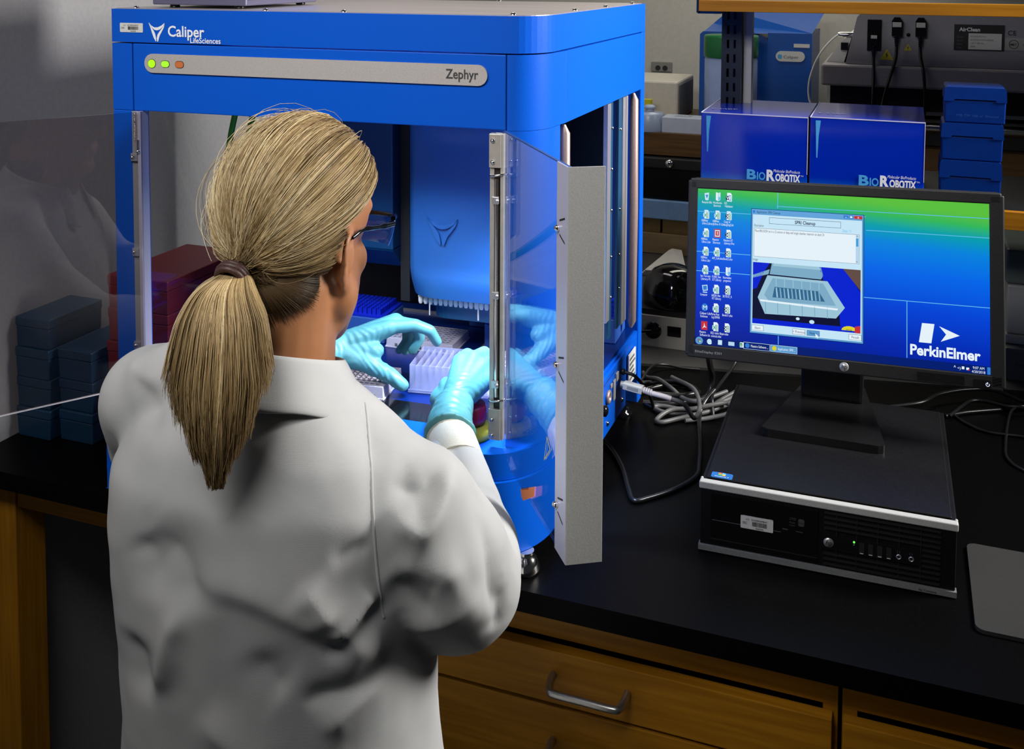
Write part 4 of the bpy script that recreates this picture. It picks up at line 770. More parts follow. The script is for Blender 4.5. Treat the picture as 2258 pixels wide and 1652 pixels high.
for k in range(14): mb.lathe([(.0026, 0), (.0040, .004), (.0040, .011), (.0030, .012)], (hx-.083+.009*k, hy-.064, .266), 10)
mb.box(hx-.088, hx+.045, hy-.0635, hy-.0585, .2765, .279); mb.build('tip_row', 'tipwhite', zr)
for x in (hx-.066, hx+.020): MB().tube([(x, hy-.066, .278), (x, hy-.066, .248)], .0013, 8).build('guide_pin', 'tipwhite', zr)
gx0, gx1 = zl(-.650, .14)[0], zl(-.552, .14)[0]
MB().box(gx0, gx1, .285, .33, .345, .709).prism([(.285, .345), (.33, .345), (.33, .305)], gx0, gx1, 'x').build('gantry_panel', noisy('steel_blue_paint', (.0, .035, .11), (.0, .042, .13), 400, .4, 0, .1), zr, bevel=.003)
MB().box(gx1+.001, gx1+.018, .315, .345, .25, .709).build('gantry_slot', 'print', zr)
MB().box(XL+.1, -.03, .36, .385, .64, .708).build('gantry_beam', 'blue_dk', zr, bevel=.002)
MB().box(XL+.06, -.02, .50, .506, .1642, .1685).build('deck_strip', 'alu', zr)
for hx0 in (-.617, -.582):
    MB().tube(spline([(hx0+.012, .245, .708), (hx0+.003, .243, .64), (hx0-.006, .243, .585), (hx0-.020, .245, .53), (hx0-.036, .255, .46), (hx0-.045, .30, .36), (hx0-.03, .38, .28), (hx0, .46, .22)]), .0052, 12).build('green_hose', 'hose', zr)
ox, oy = zl(-.655, .10)
MB().tube([(ox, oy, .709), (ox, oy, .585)], .006, 12).build('orange_hose', 'orangehose', zr)
MB().tube([(ox+.014, oy, .709), (ox+.014, oy, .575)], .0055, 12).build('blue_hose', 'boxblue', zr)
MB().box(XL+.002, XL+.005, .045, YB-.055, .172, .6085).build('left_side_window', 'clear', zr)
MB().tube(spline([(-.030, .12, .60), (-.032, .13, .5), (-.045, .14, .42), (-.034, .13, .37), (-.032, .13, .33)]), .0012, 8).build('thin_tube', 'white', zr)
# lamp under the hood: a white strip with its own light
MB().box(-.50, -.10, .026, .052, .690, .706).build('lamp_strip', mat('lamp_tube', (.8, .85, 1), .4, emit=(.55, .72, 1), es=3), zr)
def inner(name, loc, tgt, sx, sy, p, col, spread=120): o = area(name, loc, tgt, sx, sy, p, col, spread); return o
LED = inner('robot_lamp', (-.29, -.075, .60), (-.295, -.045, .20), .08, .04, 2.1, (.50, .70, 1), 75)
LED2 = inner('robot_lamp_strip', (-.52, -.075, .60), (-.51, .05, .16), .40, .03, .62, (.50, .70, 1), 80)
# emergency stop
t = zr
sx_, sy_ = zl(-.302, -.122)
mb = MB().lathe([(.0001, 0), (.030, 0), (.031, .004), (.030, .012), (.024, .016), (.019, .017), (.019, .02)], (sx_, sy_, .1712), 36, 0)
mb.text('STOP', (sx_-.020, sy_-.0312, .1745), .0075, mi=1, bold=.03, width=.03).build('stop_base', ['yellow', 'print'], zr)
MB().lathe([(.0001, .021), (.0215, .021), (.0225, .026), (.0225, .040), (.0200, .045), (.0001, .047)], (sx_, sy_, .1712), 36).build('stop_button', mat('stop_red', (.42, .008, .035), .25), zr)
MB().lathe([(.0001, .0172), (.0205, .0172), (.0205, .0212)], (sx_, sy_, .1712), 30).build('stop_collar', 'blackgloss', zr)

# ---------------------------------------------------------------- plug in the side of the robot
t = thing('plug_cable', 'white plug pushed into the right side of the blue robot', 'cable', (0, 0, 0))
def wp(x, y, z): return (x, y, z)
mb = MB().tube([(-.182, .253, .1190), (-.176, .253, .1188)], .006, 8, 1)
mb.xf = Matrix.Translation((-.176, .253, .1185)) @ Matrix.Rotation(R(-8), 4, 'Z') @ Matrix.Rotation(R(4), 4, 'Y')
mb.prism(rrect(-.0075, .0075, -.0062, .0062, .002), .0, .034, 'x', 0).box(.008, .028, -.0079, -.0076, -.003, .003, 2)
mb.build('plug_body', ['offwhite', 'steel', mat('dim_logo', (.28, .27, .24), .5)], t, bevel=.001)
mb = MB()
for k in range(4): x = -.140+.0038*k; mb.lathe([(.0058, 0), (.0058, .0024)], (x, .248-.0005*k, .1160-.0005*k), 14, axis='x')
mb.tube(spline([(-.143, .2480, .1165), (-.128, .2462, .1140), (-.110, .246, .112), (-.095, .25, .108)]), [.0044]*25, 10); mb.build('strain_relief', mat('pale_rubber', (.55, .48, .47), .5), t)
MB().tube(spline([(-.096, .2495, .1083), (-.075, .265, .095), (-.068, .32, .050), (-.075, .41, .034), (-.100, .48, .036), (-.15, .52, .036)]), .0040, 10).build('lead', gk, t)
MB().tube(spline([(-.186, .268, .135), (-.176, .268, .134), (-.16, .27, .128), (-.145, .30, .09), (-.15, .36, .04), (-.18, .42, .018)]), .0030, 8).lathe([(.004, 0), (.0055, .002), (.0055, .006), (.003, .008)], (-.186, .268, .135), 12, axis='x').build('thin_lead', 'black', t)

# ================================================================ labware on the robot deck
DZ = .1642
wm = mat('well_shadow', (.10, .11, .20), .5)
def wellplate(label, x, y, rz, z=DZ, h=.0145, m='plate', W=.1278, D=.0855):
    t = thing('well_plate', label, 'well plate', (x, y, z), rz, 'well plates on the robot deck')
    mb = MB().box(-W/2, W/2, -D/2, D/2, 0, .003).taper(-W/2+.0015, W/2-.0015, -D/2+.0015, D/2-.0015, .003, h, .0008, .0008); mb.build('plate_skirt', m, t, bevel=.0006)
    mb = MB()
    for i in range(12):
        for j in range(8):
            c = (-.0495+.009*i, -.0315+.009*j, h)
            vs = []
            for r, dz in ((.0034, .0004), (.0037, .0011), (.0033, .0011), (.0030, -.0)):
                vs += [(c[0]+r*math.cos(k*math.pi/5), c[1]+r*math.sin(k*math.pi/5), c[2]+dz) for k in range(10)]
            for q in range(3): mb.add(vs, [(q*10+k, q*10+(k+1) % 10, q*10+10+(k+1) % 10, q*10+10+k) for k in range(10)], 0, True) if q == 0 else mb.add(vs, [(q*10+k, q*10+(k+1) % 10, q*10+10+(k+1) % 10, q*10+10+k) for k in range(10)], 0)
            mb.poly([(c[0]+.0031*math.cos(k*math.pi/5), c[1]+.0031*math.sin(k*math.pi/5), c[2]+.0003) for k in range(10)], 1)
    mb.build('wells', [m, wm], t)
    mb = MB()
    for x0 in (-.045, .0, .045): mb.box(x0, x0+.004, -D/2-.0006, -D/2+.001, .004, .0085)
    mb.build('grip_notch', 'greyprint', t); return t
p1 = wellplate('pale well plate under the left gloved wrist, nearest the woman', -.5450, -.0160, ZA+.06, h=.0205)
MB().text('sample', (-.055, -.0437, .008), .009, mi=0, shear=.3, width=.03).build('handwriting', 'print', p1)
wellplate('pinkish well plate behind the left gloved fingers', -.520, .200, ZA, h=.0165)
wellplate('well plate behind the right hand, seen through the glass door', -.300, .150, ZA, h=.0165)
t = thing('plate_clip', 'bent brown steel clip standing beside the pinkish well plate', 'clip', (-.425, .215, DZ), ZA)
MB().prism([(0, 0), (.055, 0), (.055, .045), (.045, .045)], -.001, .001, 'y').box(0, .055, -.001, .02, -0, .0015).build('bracket', noisy('brown_steel', (.12, .09, .08), (.16, .12, .11), 90, .35, .5), t)
fr = bpy.data.materials.new('frosted_plastic'); fr.use_nodes = True; nt2 = fr.node_tree; b0 = nt2.nodes['Principled BSDF']; b0.inputs['Base Color'].default_value = (.48, .48, .72, 1); b0.inputs['Roughness'].default_value = .3
trn = nt2.nodes.new('ShaderNodeBsdfTransparent'); mxs = nt2.nodes.new('ShaderNodeMixShader'); mxs.inputs[0].default_value = .27
nt2.links.new(trn.outputs[0], mxs.inputs[1]); nt2.links.new(b0.outputs[0], mxs.inputs[2]); nt2.links.new(mxs.outputs[0], nt2.nodes['Material Output'].inputs[0])
def reservoir(label, x, y, rz, z=DZ+.003):
    t = thing('reservoir_trough', label, 'reservoir', (x, y, z), rz, 'frosted reservoir troughs')
    W, D, H, w = .1275, .0855, .043, .0013
    mb = MB().box(-W/2, W/2, -D/2, D/2, 0, .004)
    mb.box(-W/2+.002, W/2-.002, -D/2+.002, -D/2+.002+w, .004, H).box(-W/2+.002, W/2-.002, D/2-.002-w, D/2-.002, .004, H).box(-W/2+.002, -W/2+.002+w, -D/2+.003, D/2-.003, .004, H).box(W/2-.002-w, W/2-.002, -D/2+.003, D/2-.003, .004, H)
    mb.build('trough_shell', fr, t)
    for k in range(11):
        x0 = -W/2+.002+(W-.004)*(k+1)/12
        mb = MB().prism([(-D/2+.0035, .0042), (D/2-.0035, .0042), (D/2-.0035, H-.002), (-D/2+.0035, H-.002)], x0-.0005, x0+.0005, 'x').box(x0-.0006, x0+.0006, -D/2+.0012, -D/2+.0019, .005, H-.004); mb.build('fin', fr, t)
    return t
reservoir('frosted divided trough held between the gloved hands', -.3985, .0395, ZA+.12)
reservoir('frosted divided trough standing behind the held trough', -.3750, .1300, ZA+.10) if False else None
def tiprack(label, x, y, rz=ZA, h=.05):
    t = thing('tip_rack', label, 'tip rack', (x, y, DZ), rz, 'blue tip racks on the robot deck'); W, D = .1275, .0855
    MB().box(-W/2, W/2, -D/2, D/2, 0, h-.014).build('rack_base', mat('pale_rack', (.04, .12, .42), .3) if 'pale_rack' not in M else M['pale_rack'], t, bevel=.002)
    mb = MB().box(-W/2+.002, W/2-.002, -D/2+.002, D/2-.002, h-.0135, h-.010)
    for i in range(12):
        for j in range(8):
            cx, cy = -.0495+.009*i, -.0315+.009*j
            for a, b, c2, d2 in ((-.0036, .0036, -.0036, -.0026), (-.0036, .0036, .0026, .0036), (-.0036, -.0026, -.0026, .0026), (.0026, .0036, -.0026, .0026)): mb.box(cx+a, cx+b, cy+c2, cy+d2, h-.010, h)
    mb.build('tips', 'tipblue', t); return t
M['pale_rack'] = mat('pale_rack', (.03, .10, .40), .3)
r0 = tiprack('blue tip rack at the back left of the deck, beside the woman chin', -.655, .205, h=.058)
for lab, x, y, h in (('blue tip rack in front of the back left one, half behind the woman face', -.705, .075, .045), ('blue tip rack on the right of the deck, nearest the glass door', -.355, .255, .050), ('blue tip rack at the back right corner of the deck', -.274, .352, .062), ('blue tip rack in the back row, left of the corner one', -.425, .352, .055)):
    q = dup(r0, (x, y, DZ), ZA, lab)

# ================================================================ storage boxes on the left
bx1 = 'boxblue'
def sbox(x, y, z, W, D, H, m, label, group, lid=.32):
    t = thing('storage_box', label, 'box', (x, y, z), 0, group); l = H*lid
    MB().taper(.002, W-.002, .002, D-.002, 0, H-l, -.001, -.001).build('box_body', m, t, bevel=.0015)
    MB().box(0, W, 0, D, H-l+.0003, H-.0003).build('lid', m, t, bevel=.002); return t
lv = ['lowest', 'second from the bottom', 'third from the bottom', 'topmost']
for k in range(4): sbox(-1.194, -.070+.002*(k % 2), .0003+.0535*k, .0755, .130, .0533, bx1, 'blue storage box against the left wall, '+lv[k]+' of its stack', 'blue storage boxes by the wall')
for k in range(3): sbox(-1.112, -.056+.002*(k % 2), .0003+.0545*k, .0745, .130, .0543, bx1, 'blue storage box between the wall stack and the red boxes, '+['lowest', 'middle', 'topmost'][k]+' of its stack', 'blue storage boxes by the wall')
for k in range(5): sbox(-1.036+.002*k, -.025+.002*(k % 2), .0003+.0590*k, .128, .215, .0588, 'red', 'red storage box beside the robot, '+['lowest', 'second from the bottom', 'third from the bottom', 'fourth from the bottom', 'topmost'][k]+' of its stack', 'red storage boxes by the robot')

# ================================================================ instrument on top of the robot
px, py = zw(-.640, .040)
t = thing('instrument_box', 'slate grey instrument on small feet on top of the robot', 'instrument', (px, py, .7648), ZA)
MB().box(0, .165, 0, .22, .0045, .11, 0).build('housing', [noisy('slate_paint', (.09, .085, .15), (.12, .115, .19), 700, .4, .2, .2)], t, bevel=.002)
MB().box(.1655, .168, .004, .216, .014, .108).build('side_cover', 'blue_dk', t)
for x, y in ((.03, .015), (.145, .015), (.03, .2), (.145, .2)): MB().lathe([(.007, .0002), (.008, .0015), (.007, .0043)], (x, y, 0), 14).build('foot', 'blackgloss', t)

# nest the fittings under the part they belong to
def nest(par, names):
    P = next(o for o in zr.children if o.name.split('.')[0] == par)
    for o in list(zr.children):
        if o.name.split('.')[0] in names: o.parent = P
nest('right_door_panel', ('end_flange', 'end_frame', 'frame_screw', 'frame_slot', 'warning_triangle', 'orange_sticker'))
nest('hinge_post', ('hinge_bracket', 'hinge_rod', 'spring_clip', 'panel_clip'))
nest('head_cover', ('head_emblem', 'head_base', 'tip_row', 'guide_pin'))
nest('control_panel', ('panel_screw', 'round_socket', 'power_knob', 'port_block'))
nest('top_plate', ('cover_screw',)); nest('front_panel', ('indicator_strip', 'indicator_light', 'model_name')); nest('hood_band', ('maker_logo', 'asset_tag')); nest('side_rail', ('rail_screw',)); nest('stop_base', ('stop_button', 'stop_collar')); nest('hinge_rail', ('door_spring', 'spring_anchor'))
# ================================================================ the person
from mathutils import noise as mn
pe = thing('person', 'woman with blonde ponytail, white lab coat and teal gloves reaching into the blue robot', 'person', (-.355, -.53, -.9))
PI0 = Matrix.Translation((.355, .53, .9))                  # world -> person
def cone(mb, a, b, ra, rb, n=20):                          # capsule that tapers from a to b
    a = Vector(a); b = Vector(b); mb.ball(a, ra, n=10); mb.ball(b, rb, n=10); k = 6
    mb.tube([a.lerp(b, i/k) for i in range(k+1)], [ra+(rb-ra)*i/k for i in range(k+1)], n); return mb
def chain(mb, pts):
    for (p, r), (q, s) in zip(pts, pts[1:]): cone(mb, p, q, r, s)
    return mb
def ell(mb, c, s, rot=None, n=16):
    old = mb.xf; mb.xf = old @ Matrix.Translation(c) @ (rot or Matrix()) ; mb.ball((0, 0, 0), 1, 0, n, s); mb.xf = old; return mb
def fuse(mb, vox, iters, mats, name, parent, keep=None):
    me = bpy.data.meshes.new('fuse'); me.from_pydata(mb.v, [], mb.f); o = bpy.data.objects.new('fuse', me); COL.objects.link(o)
    m = o.modifiers.new('remesh', 'REMESH'); m.mode = 'VOXEL'; m.voxel_size = vox; m.adaptivity = 0
    dg = bpy.context.evaluated_depsgraph_get(); out = bpy.data.meshes.new_from_object(o.evaluated_get(dg)); bpy.data.objects.remove(o); bpy.data.meshes.remove(me)
    smooth(out, iters); out.name = name
    for q in mats: out.materials.append(M[q] if isinstance(q, str) else q)
    out.polygons.foreach_set('use_smooth', [True]*len(out.polygons))
    r = bpy.data.objects.new(name, out); COL.objects.link(r); r.parent = parent; return r
def getv(me):
    v = np.empty(len(me.vertices)*3); me.vertices.foreach_get('co', v); return v.reshape(-1, 3)
def setv(me, v): me.vertices.foreach_set('co', v.astype(np.float32).ravel()); me.update()
def getn(me):
    n = np.empty(len(me.vertices)*3, np.float32); me.vertices.foreach_get('normal', n); return n.reshape(-1, 3)
def smooth(me, iters, lam=.5):
    v = getv(me); e = np.empty(len(me.edges)*2, np.int32); me.edges.foreach_get('vertices', e); e = e.reshape(-1, 2)
    deg = np.bincount(e.ravel(), minlength=len(v)).astype(float)[:, None]; deg[deg == 0] = 1
    for _ in range(iters):
        s = np.zeros_like(v)
        for k in range(3): s[:, k] = np.bincount(e[:, 0], v[e[:, 1], k], len(v))+np.bincount(e[:, 1], v[e[:, 0], k], len(v))
        v = v+lam*(s/deg-v)
    setv(me, v)
HC = Vector((-.342, -.488, .553))
HX = Matrix.Translation(HC) @ Matrix.Rotation(R(-1), 4, 'Z') @ Matrix.Rotation(R(-11), 4, 'X')
HS = HX @ Matrix.Diagonal((.86, 1, 1, 1))
# ---- body: head, neck, trunk, arms and legs in one skin
mb = MB(); mb.xf = PI0 @ HS
ell(mb, (0, -.012, .018), (.0725, .092, .088)); ell(mb, (0, .018, -.040), (.060, .060, .076)); ell(mb, (0, .012, .02), (.068, .076, .072))
mb.ball((0, .056, -.106), .023); [mb.ball((s*.050, .012, -.070), .024) for s in (-1, 1)]; [mb.ball((s*.036, .046, -.036), .024) for s in (-1, 1)]
[cone(mb, (s*.050, .014, -.075), (s*.012, .058, -.108), .022, .022) for s in (-1, 1)]
cone(mb, (0, .072, .005), (0, .088, -.034), .009, .0100); [mb.ball((s*.009, .079, -.038), .0085) for s in (-1, 1)]
cone(mb, (-.018, .072, -.070), (.018, .072, -.070), .0075, .0075); cone(mb, (-.014, .071, -.080), (.014, .071, -.080), .008, .008)
[cone(mb, (s*.014, .075, .020), (s*.048, .058, .022), .009, .009) for s in (-1, 1)]; [mb.ball((s*.030, .062, .002), .0130) for s in (-1, 1)]
for s in (-1, 1): ell(mb, (s*.030, .024, -.062), (.032, .040, .058))
mb.xf = PI0 @ HS @ Matrix.Translation((0, -.016, .002)) @ Matrix.Diagonal((.90, 1, .95, 1))
for s in (-1, 1):                                          # ears
    loop = [(s*.068, .022, -.050), (s*.073, .018, -.066), (s*.077, .010, -.068), (s*.084, -.004, -.052), (s*.091, -.014, -.030), (s*.091, -.012, -.012), (s*.084, .002, -.004), (s*.076, .014, -.012), (s*.072, .020, -.026)]
    mb.tube(spline(loop, 5), .0050, 10); mb.ball((s*.076, .012, -.062), .0085)
    ell(mb, (s*.078, .002, -.034), (.0055, .015, .026), Matrix.Rotation(R(s*-28), 4, 'Z')); cone(mb, (s*.066, .004, -.045), (s*.072, .010, -.03), .014, .012)
mb.xf = PI0
NB = Vector((-.356, -.528, .395))
cone(mb, HX @ Vector((0, -.030, -.060)), NB, .053, .056); cone(mb, HX @ Vector((0, -.012, -.080)), NB+Vector((0, .02, .01)), .048, .055)
chain(mb, [((-.49, -.525, .325), .042), (NB-Vector((0, 0, .045)), .048), ((-.225, -.525, .282), .038)])
ell(mb, (-.365, -.535, .23), (.13, .080, .13)); ell(mb, (-.355, -.53, .08), (.135, .09, .16)); ell(mb, (-.355, -.525, -.06), (.15, .10, .14))
RA = [((-.215, -.528, .274), .038), ((-.168, -.474, .180), .033), ((-.260, -.270, .199), .023), ((-.300, -.200, .224), .020)]
LA = [((-.500, -.522, .335), .044), ((-.605, -.355, .198), .038), ((-.583, -.090, .218), .024), ((-.578, -.060, .224), .022)]
chain(mb, RA); chain(mb, LA)
for s in (-1, 1):
    x = -.355+s*.085
    chain(mb, [((x, -.525, -.08), .085), ((x, -.515, -.45), .052), ((x+s*.01, -.54, -.82), .036)]); chain(mb, [((x+s*.01, -.545, -.862), .036), ((x+s*.02, -.43, -.872), .026)])
body = fuse(mb, .0034, 4, ['skin'], 'body', pe)
# ---- eyes
for s in (-1, 1):
    mb = MB(); mb.xf = PI0 @ HS; mb.ball((s*.030, .0665, .002), .0105); mb.lathe([(.005, 0), (.004, .0014), (.0001, .0016)], (s*.030, .0758, .001), 16, 1, 'y'); mb.build('eye', [mat('eye_white', (.7, .68, .65), .2), mat('iris', (.08, .05, .03), .1)], body)
# ---- trousers and shoes
mb = MB(); mb.xf = PI0
ell(mb, (-.355, -.525, -.06), (.162, .112, .13))
for s in (-1, 1):
    x = -.355+s*.085; chain(mb, [((x, -.525, -.10), .095), ((x, -.515, -.45), .068), ((x+s*.01, -.54, -.80), .055)])
fuse(mb, .009, 6, ['trouser'], 'trousers', pe)
for s in (-1, 1):
    x = -.355+s*.096; mb = MB(); mb.xf = PI0; chain(mb, [((x, -.565, -.858), .040), ((x+s*.008, -.46, -.864), .033), ((x+s*.012, -.42, -.868), .030)]); mb.box(x-.035, x+.045, -.600, -.39, -.8995, -.878)
    fuse(mb, .006, 5, ['black'], 'shoe', pe)
# ---- lab coat
sec = [(-.36, -.350, -.505, .205, .160), (-.20, -.350, -.515, .195, .150), (-.06, -.350, -.522, .180, .138), (.06, -.350, -.528, .168, .128), (.16, -.355, -.534, .172, .124), (.25, -.353, -.540, .180, .118), (.31, -.352, -.543, .176, .108), (.35, -.352, -.540, .150, .092), (.38, -.353, -.533, .110, .075), (.398, -.354, -.525, .080, .062)]
def loft(mb, sec, n=64, ex=2.35):
    vs = []
    for z, cx, cy, a, b in sec:
        for j in range(n):
            t = 2*math.pi*j/n; c, s = math.cos(t), math.sin(t); vs.append((cx+a*math.copysign(abs(c)**(2/ex), c), cy+b*math.copysign(abs(s)**(2/ex), s), z))
    k = len(sec); mb.add(vs, [(i*n+j, i*n+(j+1) % n, (i+1)*n+(j+1) % n, (i+1)*n+j) for i in range(k-1) for j in range(n)]); mb.add(vs[:n], [tuple(range(n))[::-1]]); mb.add(vs[-n:], [tuple(range(n))]); return mb
mb = MB(); mb.xf = PI0; loft(mb, sec)
SR = [((-.345, -.528, .365), .040), ((-.250, -.535, .328), .051), ((-.196, -.530, .284), .068), ((-.174, -.510, .230), .073), ((-.166, -.474, .184), .066), ((-.188, -.392, .174), .056), ((-.232, -.318, .184), .046), ((-.266, -.262, .203), .038)]
SL = [((-.36, -.528, .365), .040), ((-.470, -.530, .374), .050), ((-.522, -.515, .346), .060), ((-.565, -.440, .25), .066), ((-.600, -.350, .20), .062), ((-.606, -.240, .204), .052), ((-.590, -.120, .214), .040)]
chain(mb, SR); chain(mb, SL)
coat = fuse(mb, .0046, 10, ['coat'], 'lab_coat', pe, None)
me = coat.data; V = getv(me); N = getn(me)
S = .846*V[:, 0]+.533*V[:, 1]; Z = V[:, 2]; back = np.clip((.42*N[:, 0]-.90*N[:, 1])*1.6+.15, 0, 1)
disp = np.zeros(len(V))
def fold(pts, w, h, taper=.25, mask=None):                 # ridge (h > 0) or valley (h < 0) running along pts = [(s, z), ...]
    global disp
    P = np.array([p[:] for p in [tuple(q)[:2] for q in spline([(a, b, 0) for a, b in pts], 6)]]); best = np.full(len(V), 9.); par = np.zeros(len(V)); L = len(P)-1
    for i in range(L):
        a, b = P[i], P[i+1]; d = b-a; t = np.clip(((S-a[0])*d[0]+(Z-a[1])*d[1])/(d@d+1e-12), 0, 1); q = np.hypot(S-a[0]-t*d[0], Z-a[1]-t*d[1]); k = q < best; best[k] = q[k]; par[k] = (i+t[k])/L
    tp = np.clip(par/taper, 0, 1)*np.clip((1-par)/taper, 0, 1); tp = tp*tp*(3-2*tp)
    disp += 1.15*h*np.exp(-(best/w)**1.4)*tp*back*(1 if mask is None else mask)
FOLDS = [([(0.0902, 1.3213), (0.094, 1.2655), (0.0938, 1.2086), (0.0989, 1.1526), (0.104, 1.1133)], 0.01, -0.003, 0.1),
  ([(-0.0849, 1.1517), (-0.0541, 1.1492), (-0.0157, 1.1452), (0.0376, 1.1207), (0.077, 1.0938), (0.1134, 1.065)], 0.03, 0.0105, 0.25),
  ([(-0.0697, 1.1273), (-0.0328, 1.1296), (0.0008, 1.1212), (0.0415, 1.1046), (0.0809, 1.0822)], 0.034, -0.0055, 0.25),
  ([(-0.116, 1.1824), (-0.0913, 1.168), (-0.0761, 1.1449), (-0.0677, 1.1135)], 0.024, -0.008, 0.3),
  ([(-0.0786, 1.1263), (-0.0925, 1.0932), (-0.1022, 1.0539), (-0.1168, 1.0034)], 0.01, 0.01, 0.3),
  ([(-0.1364, 1.0764), (-0.1277, 1.0418), (-0.1191, 1.0027)], 0.016, -0.008, 0.35),
  ([(-0.1299, 1.1746), (-0.1165, 1.155), (-0.1081, 1.1117)], 0.018, -0.007, 0.35),
  ([(0.0258, 1.1604), (0.0418, 1.1433), (0.0576, 1.1178)], 0.016, 0.009, 0.3),
  ([(0.1013, 1.1352), (0.0784, 1.1159), (0.0459, 1.0857)], 0.011, -0.008, 0.2),
  ([(0.0983, 1.1459), (0.0785, 1.1276), (0.0501, 1.1044)], 0.01, 0.008, 0.25),
  ([(-0.0162, 1.0968), (0.0003, 1.0664), (0.0168, 1.0539)], 0.02, -0.006, 0.35),
  ([(0.0208, 1.0465), (0.0651, 1.0518), (0.1153, 1.0643)], 0.012, -0.008, 0.3),
  ([(0.0409, 1.0094), (0.0729, 1.0372), (0.1115, 1.0581)], 0.014, 0.007, 0.3),
  ([(-0.0735, 1.017), (-0.0344, 0.9933), (-0.0091, 0.9661)], 0.02, 0.008, 0.3),
  ([(0.0546, 1.1753), (0.0748, 1.1868), (0.0945, 1.1854)], 0.008, -0.004, 0.3),
  ([(0.1029, 1.2211), (0.1243, 1.2034), (0.1426, 1.1987), (0.1626, 1.2232), (0.1725, 1.2474)], 0.013, 0.01, 0.25),
  ([(0.1079, 1.238), (0.1284, 1.2312), (0.1487, 1.2312), (0.1626, 1.2453)], 0.014, -0.009, 0.3),
  ([(0.1065, 1.1563), (0.1253, 1.1404), (0.1418, 1.1218), (0.1561, 1.1211)], 0.02, -0.006, 0.3),
  ([(0.1086, 1.1775), (0.1336, 1.163), (0.1622, 1.1543), (0.1861, 1.1581)], 0.018, 0.007, 0.3),
  ([(0.1178, 1.0943), (0.1472, 1.1), (0.1799, 1.1156), (0.2038, 1.131)], 0.018, 0.006, 0.3),
  ([(0.1391, 1.2942), (0.1656, 1.2768), (0.1757, 1.2543), (0.1798, 1.2193)], 0.008, 0.005, 0.25),
  ([(0.1923, 1.2389), (0.205, 1.1946), (0.2114, 1.1348), (0.2136, 1.0833)], 0.01, -0.008, 0.25),
  ([(0.2216, 1.119), (0.2196, 1.0895), (0.2154, 1.0642)], 0.007, -0.005, 0.3),
  ([(-0.0835, 1.3272), (-0.0661, 1.3081), (-0.0667, 1.2636)], 0.03, -0.004, 0.3),
  ([(-0.0227, 1.2739), (-0.04, 1.2442), (-0.0749, 1.2277)], 0.03, -0.004, 0.35),
  ([(-0.1615, 1.3041), (-0.1371, 1.294), (-0.1082, 1.2992)], 0.012, 0.004, 0.3),
  ([(-0.1526, 1.2915), (-0.1288, 1.2819), (-0.1105, 1.2529)], 0.012, -0.004, 0.3)]
for args in FOLDS: fold(*args)
nz_ = np.array([mn.noise((a*9, b*9, c*9))*.0035+mn.noise((a*22, b*22, c*22))*.0018+mn.noise((a*48, b*48, c*30))*.0006 for a, b, c in V])
V = V+N*(disp+nz_)[:, None]; setv(me, V); smooth(me, 1)
# ---- stitched seams lying on the cloth, and the flap of the side vent
SEAMS = [[(0.0902, 1.3205), (0.0933, 1.2915), (0.0939, 1.2481), (0.0946, 1.2044), (0.0985, 1.1525), (0.1036, 1.115)]]
from mathutils.bvhtree import BVHTree
cb = BVHTree.FromPolygons([v.co.copy() for v in me.vertices], [tuple(q.vertices) for q in me.polygons]); bk_ = Vector((.533, -.846, 0)); sv = Vector((.846, .533, 0))
for sp3 in SEAMS:
    pts = []
    for q in spline([(a, b, 0) for a, b in sp3], 8):
        h = cb.ray_cast(sv*q[0]+bk_*1.2+Vector((0, 0, q[1])), -bk_)
        if h[0]: pts.append(h[0]-h[1]*.0010)
    for _ in range(6): pts = [pts[0]]+[(pts[i-1]+pts[i]*2+pts[i+1])/4 for i in range(1, len(pts)-1)]+[pts[-1]]
    pts = [h[0]-h[1]*.0006 for h in (cb.find_nearest(q) for q in pts)]
    MB().tube(pts, .0017, 8).build('seam', 'coat', coat)
mb = MB(); mb.xf = PI0; r1 = spline([(-.212, -.520, .118), (-.200, -.524, .085), (-.198, -.526, .02), (-.200, -.526, -.08), (-.200, -.520, -.20)], 5); wd_ = [.004, .014, .019, .021, .022]
vs = []
for i, q in enumerate(r1):
    w_ = np.interp(i/(len(r1)-1)*4, range(5), wd_)
    for j in range(5): u = j/4; vs.append((q.x+w_*u*.9, q.y-.004+.010*math.sin(u*2.4)*(1+.3*math.sin(i*.8)), q.z+.006*math.sin(u*3)*(i < 3)))
mb.add(vs, [(i*5+j, i*5+j+1, (i+1)*5+j+1, (i+1)*5+j) for i in range(len(r1)-1) for j in range(4)], 0, True); fl_ = mb.build('side_vent_flap', 'coat', coat); q = fl_.modifiers.new('thick', 'SOLIDIFY'); q.thickness = .0015
# ---- collar
mb = MB(); n = 60; prof = [(.064, -.030), (.0635, .0), (.0650, .030), (.0665, .0335), (.0690, .031), (.0800, .010), (.0960, -.016), (.0985, -.022), (.0970, -.0245), (.0900, -.016)]
vs = []; cx, cy, cz = -.352, -.522, .4125
for i in range(n+1):
    a = R(-90-158+316*i/n); fr_ = max(0, (abs(i/n-.5)-.30)/.2)
    for r, h in prof:
        x = r*math.cos(a)*(1.0+.06*fr_); y = r*math.sin(a)*.97; up = h-.34*(y+.055) if True else h
        out = 1 if h > -.0 else 1
        vs.append((cx+x+.355, cy+y+.53, cz+.9+h-.36*(y+.06)-.012*fr_*(r > .08)+.0015*math.sin(i*.7)*(r > .075)))
k = len(prof); mb.add(vs, [(i*k+j, i*k+j+1, (i+1)*k+j+1, (i+1)*k+j) for i in range(n) for j in range(k-1)], 0, True)
co = mb.build('collar', 'coat', coat); sm = co.modifiers.new('thick', 'SOLIDIFY'); sm.thickness = .0022; s2 = co.modifiers.new('sub', 'SUBSURF'); s2.levels = 1; s2.render_levels = 1
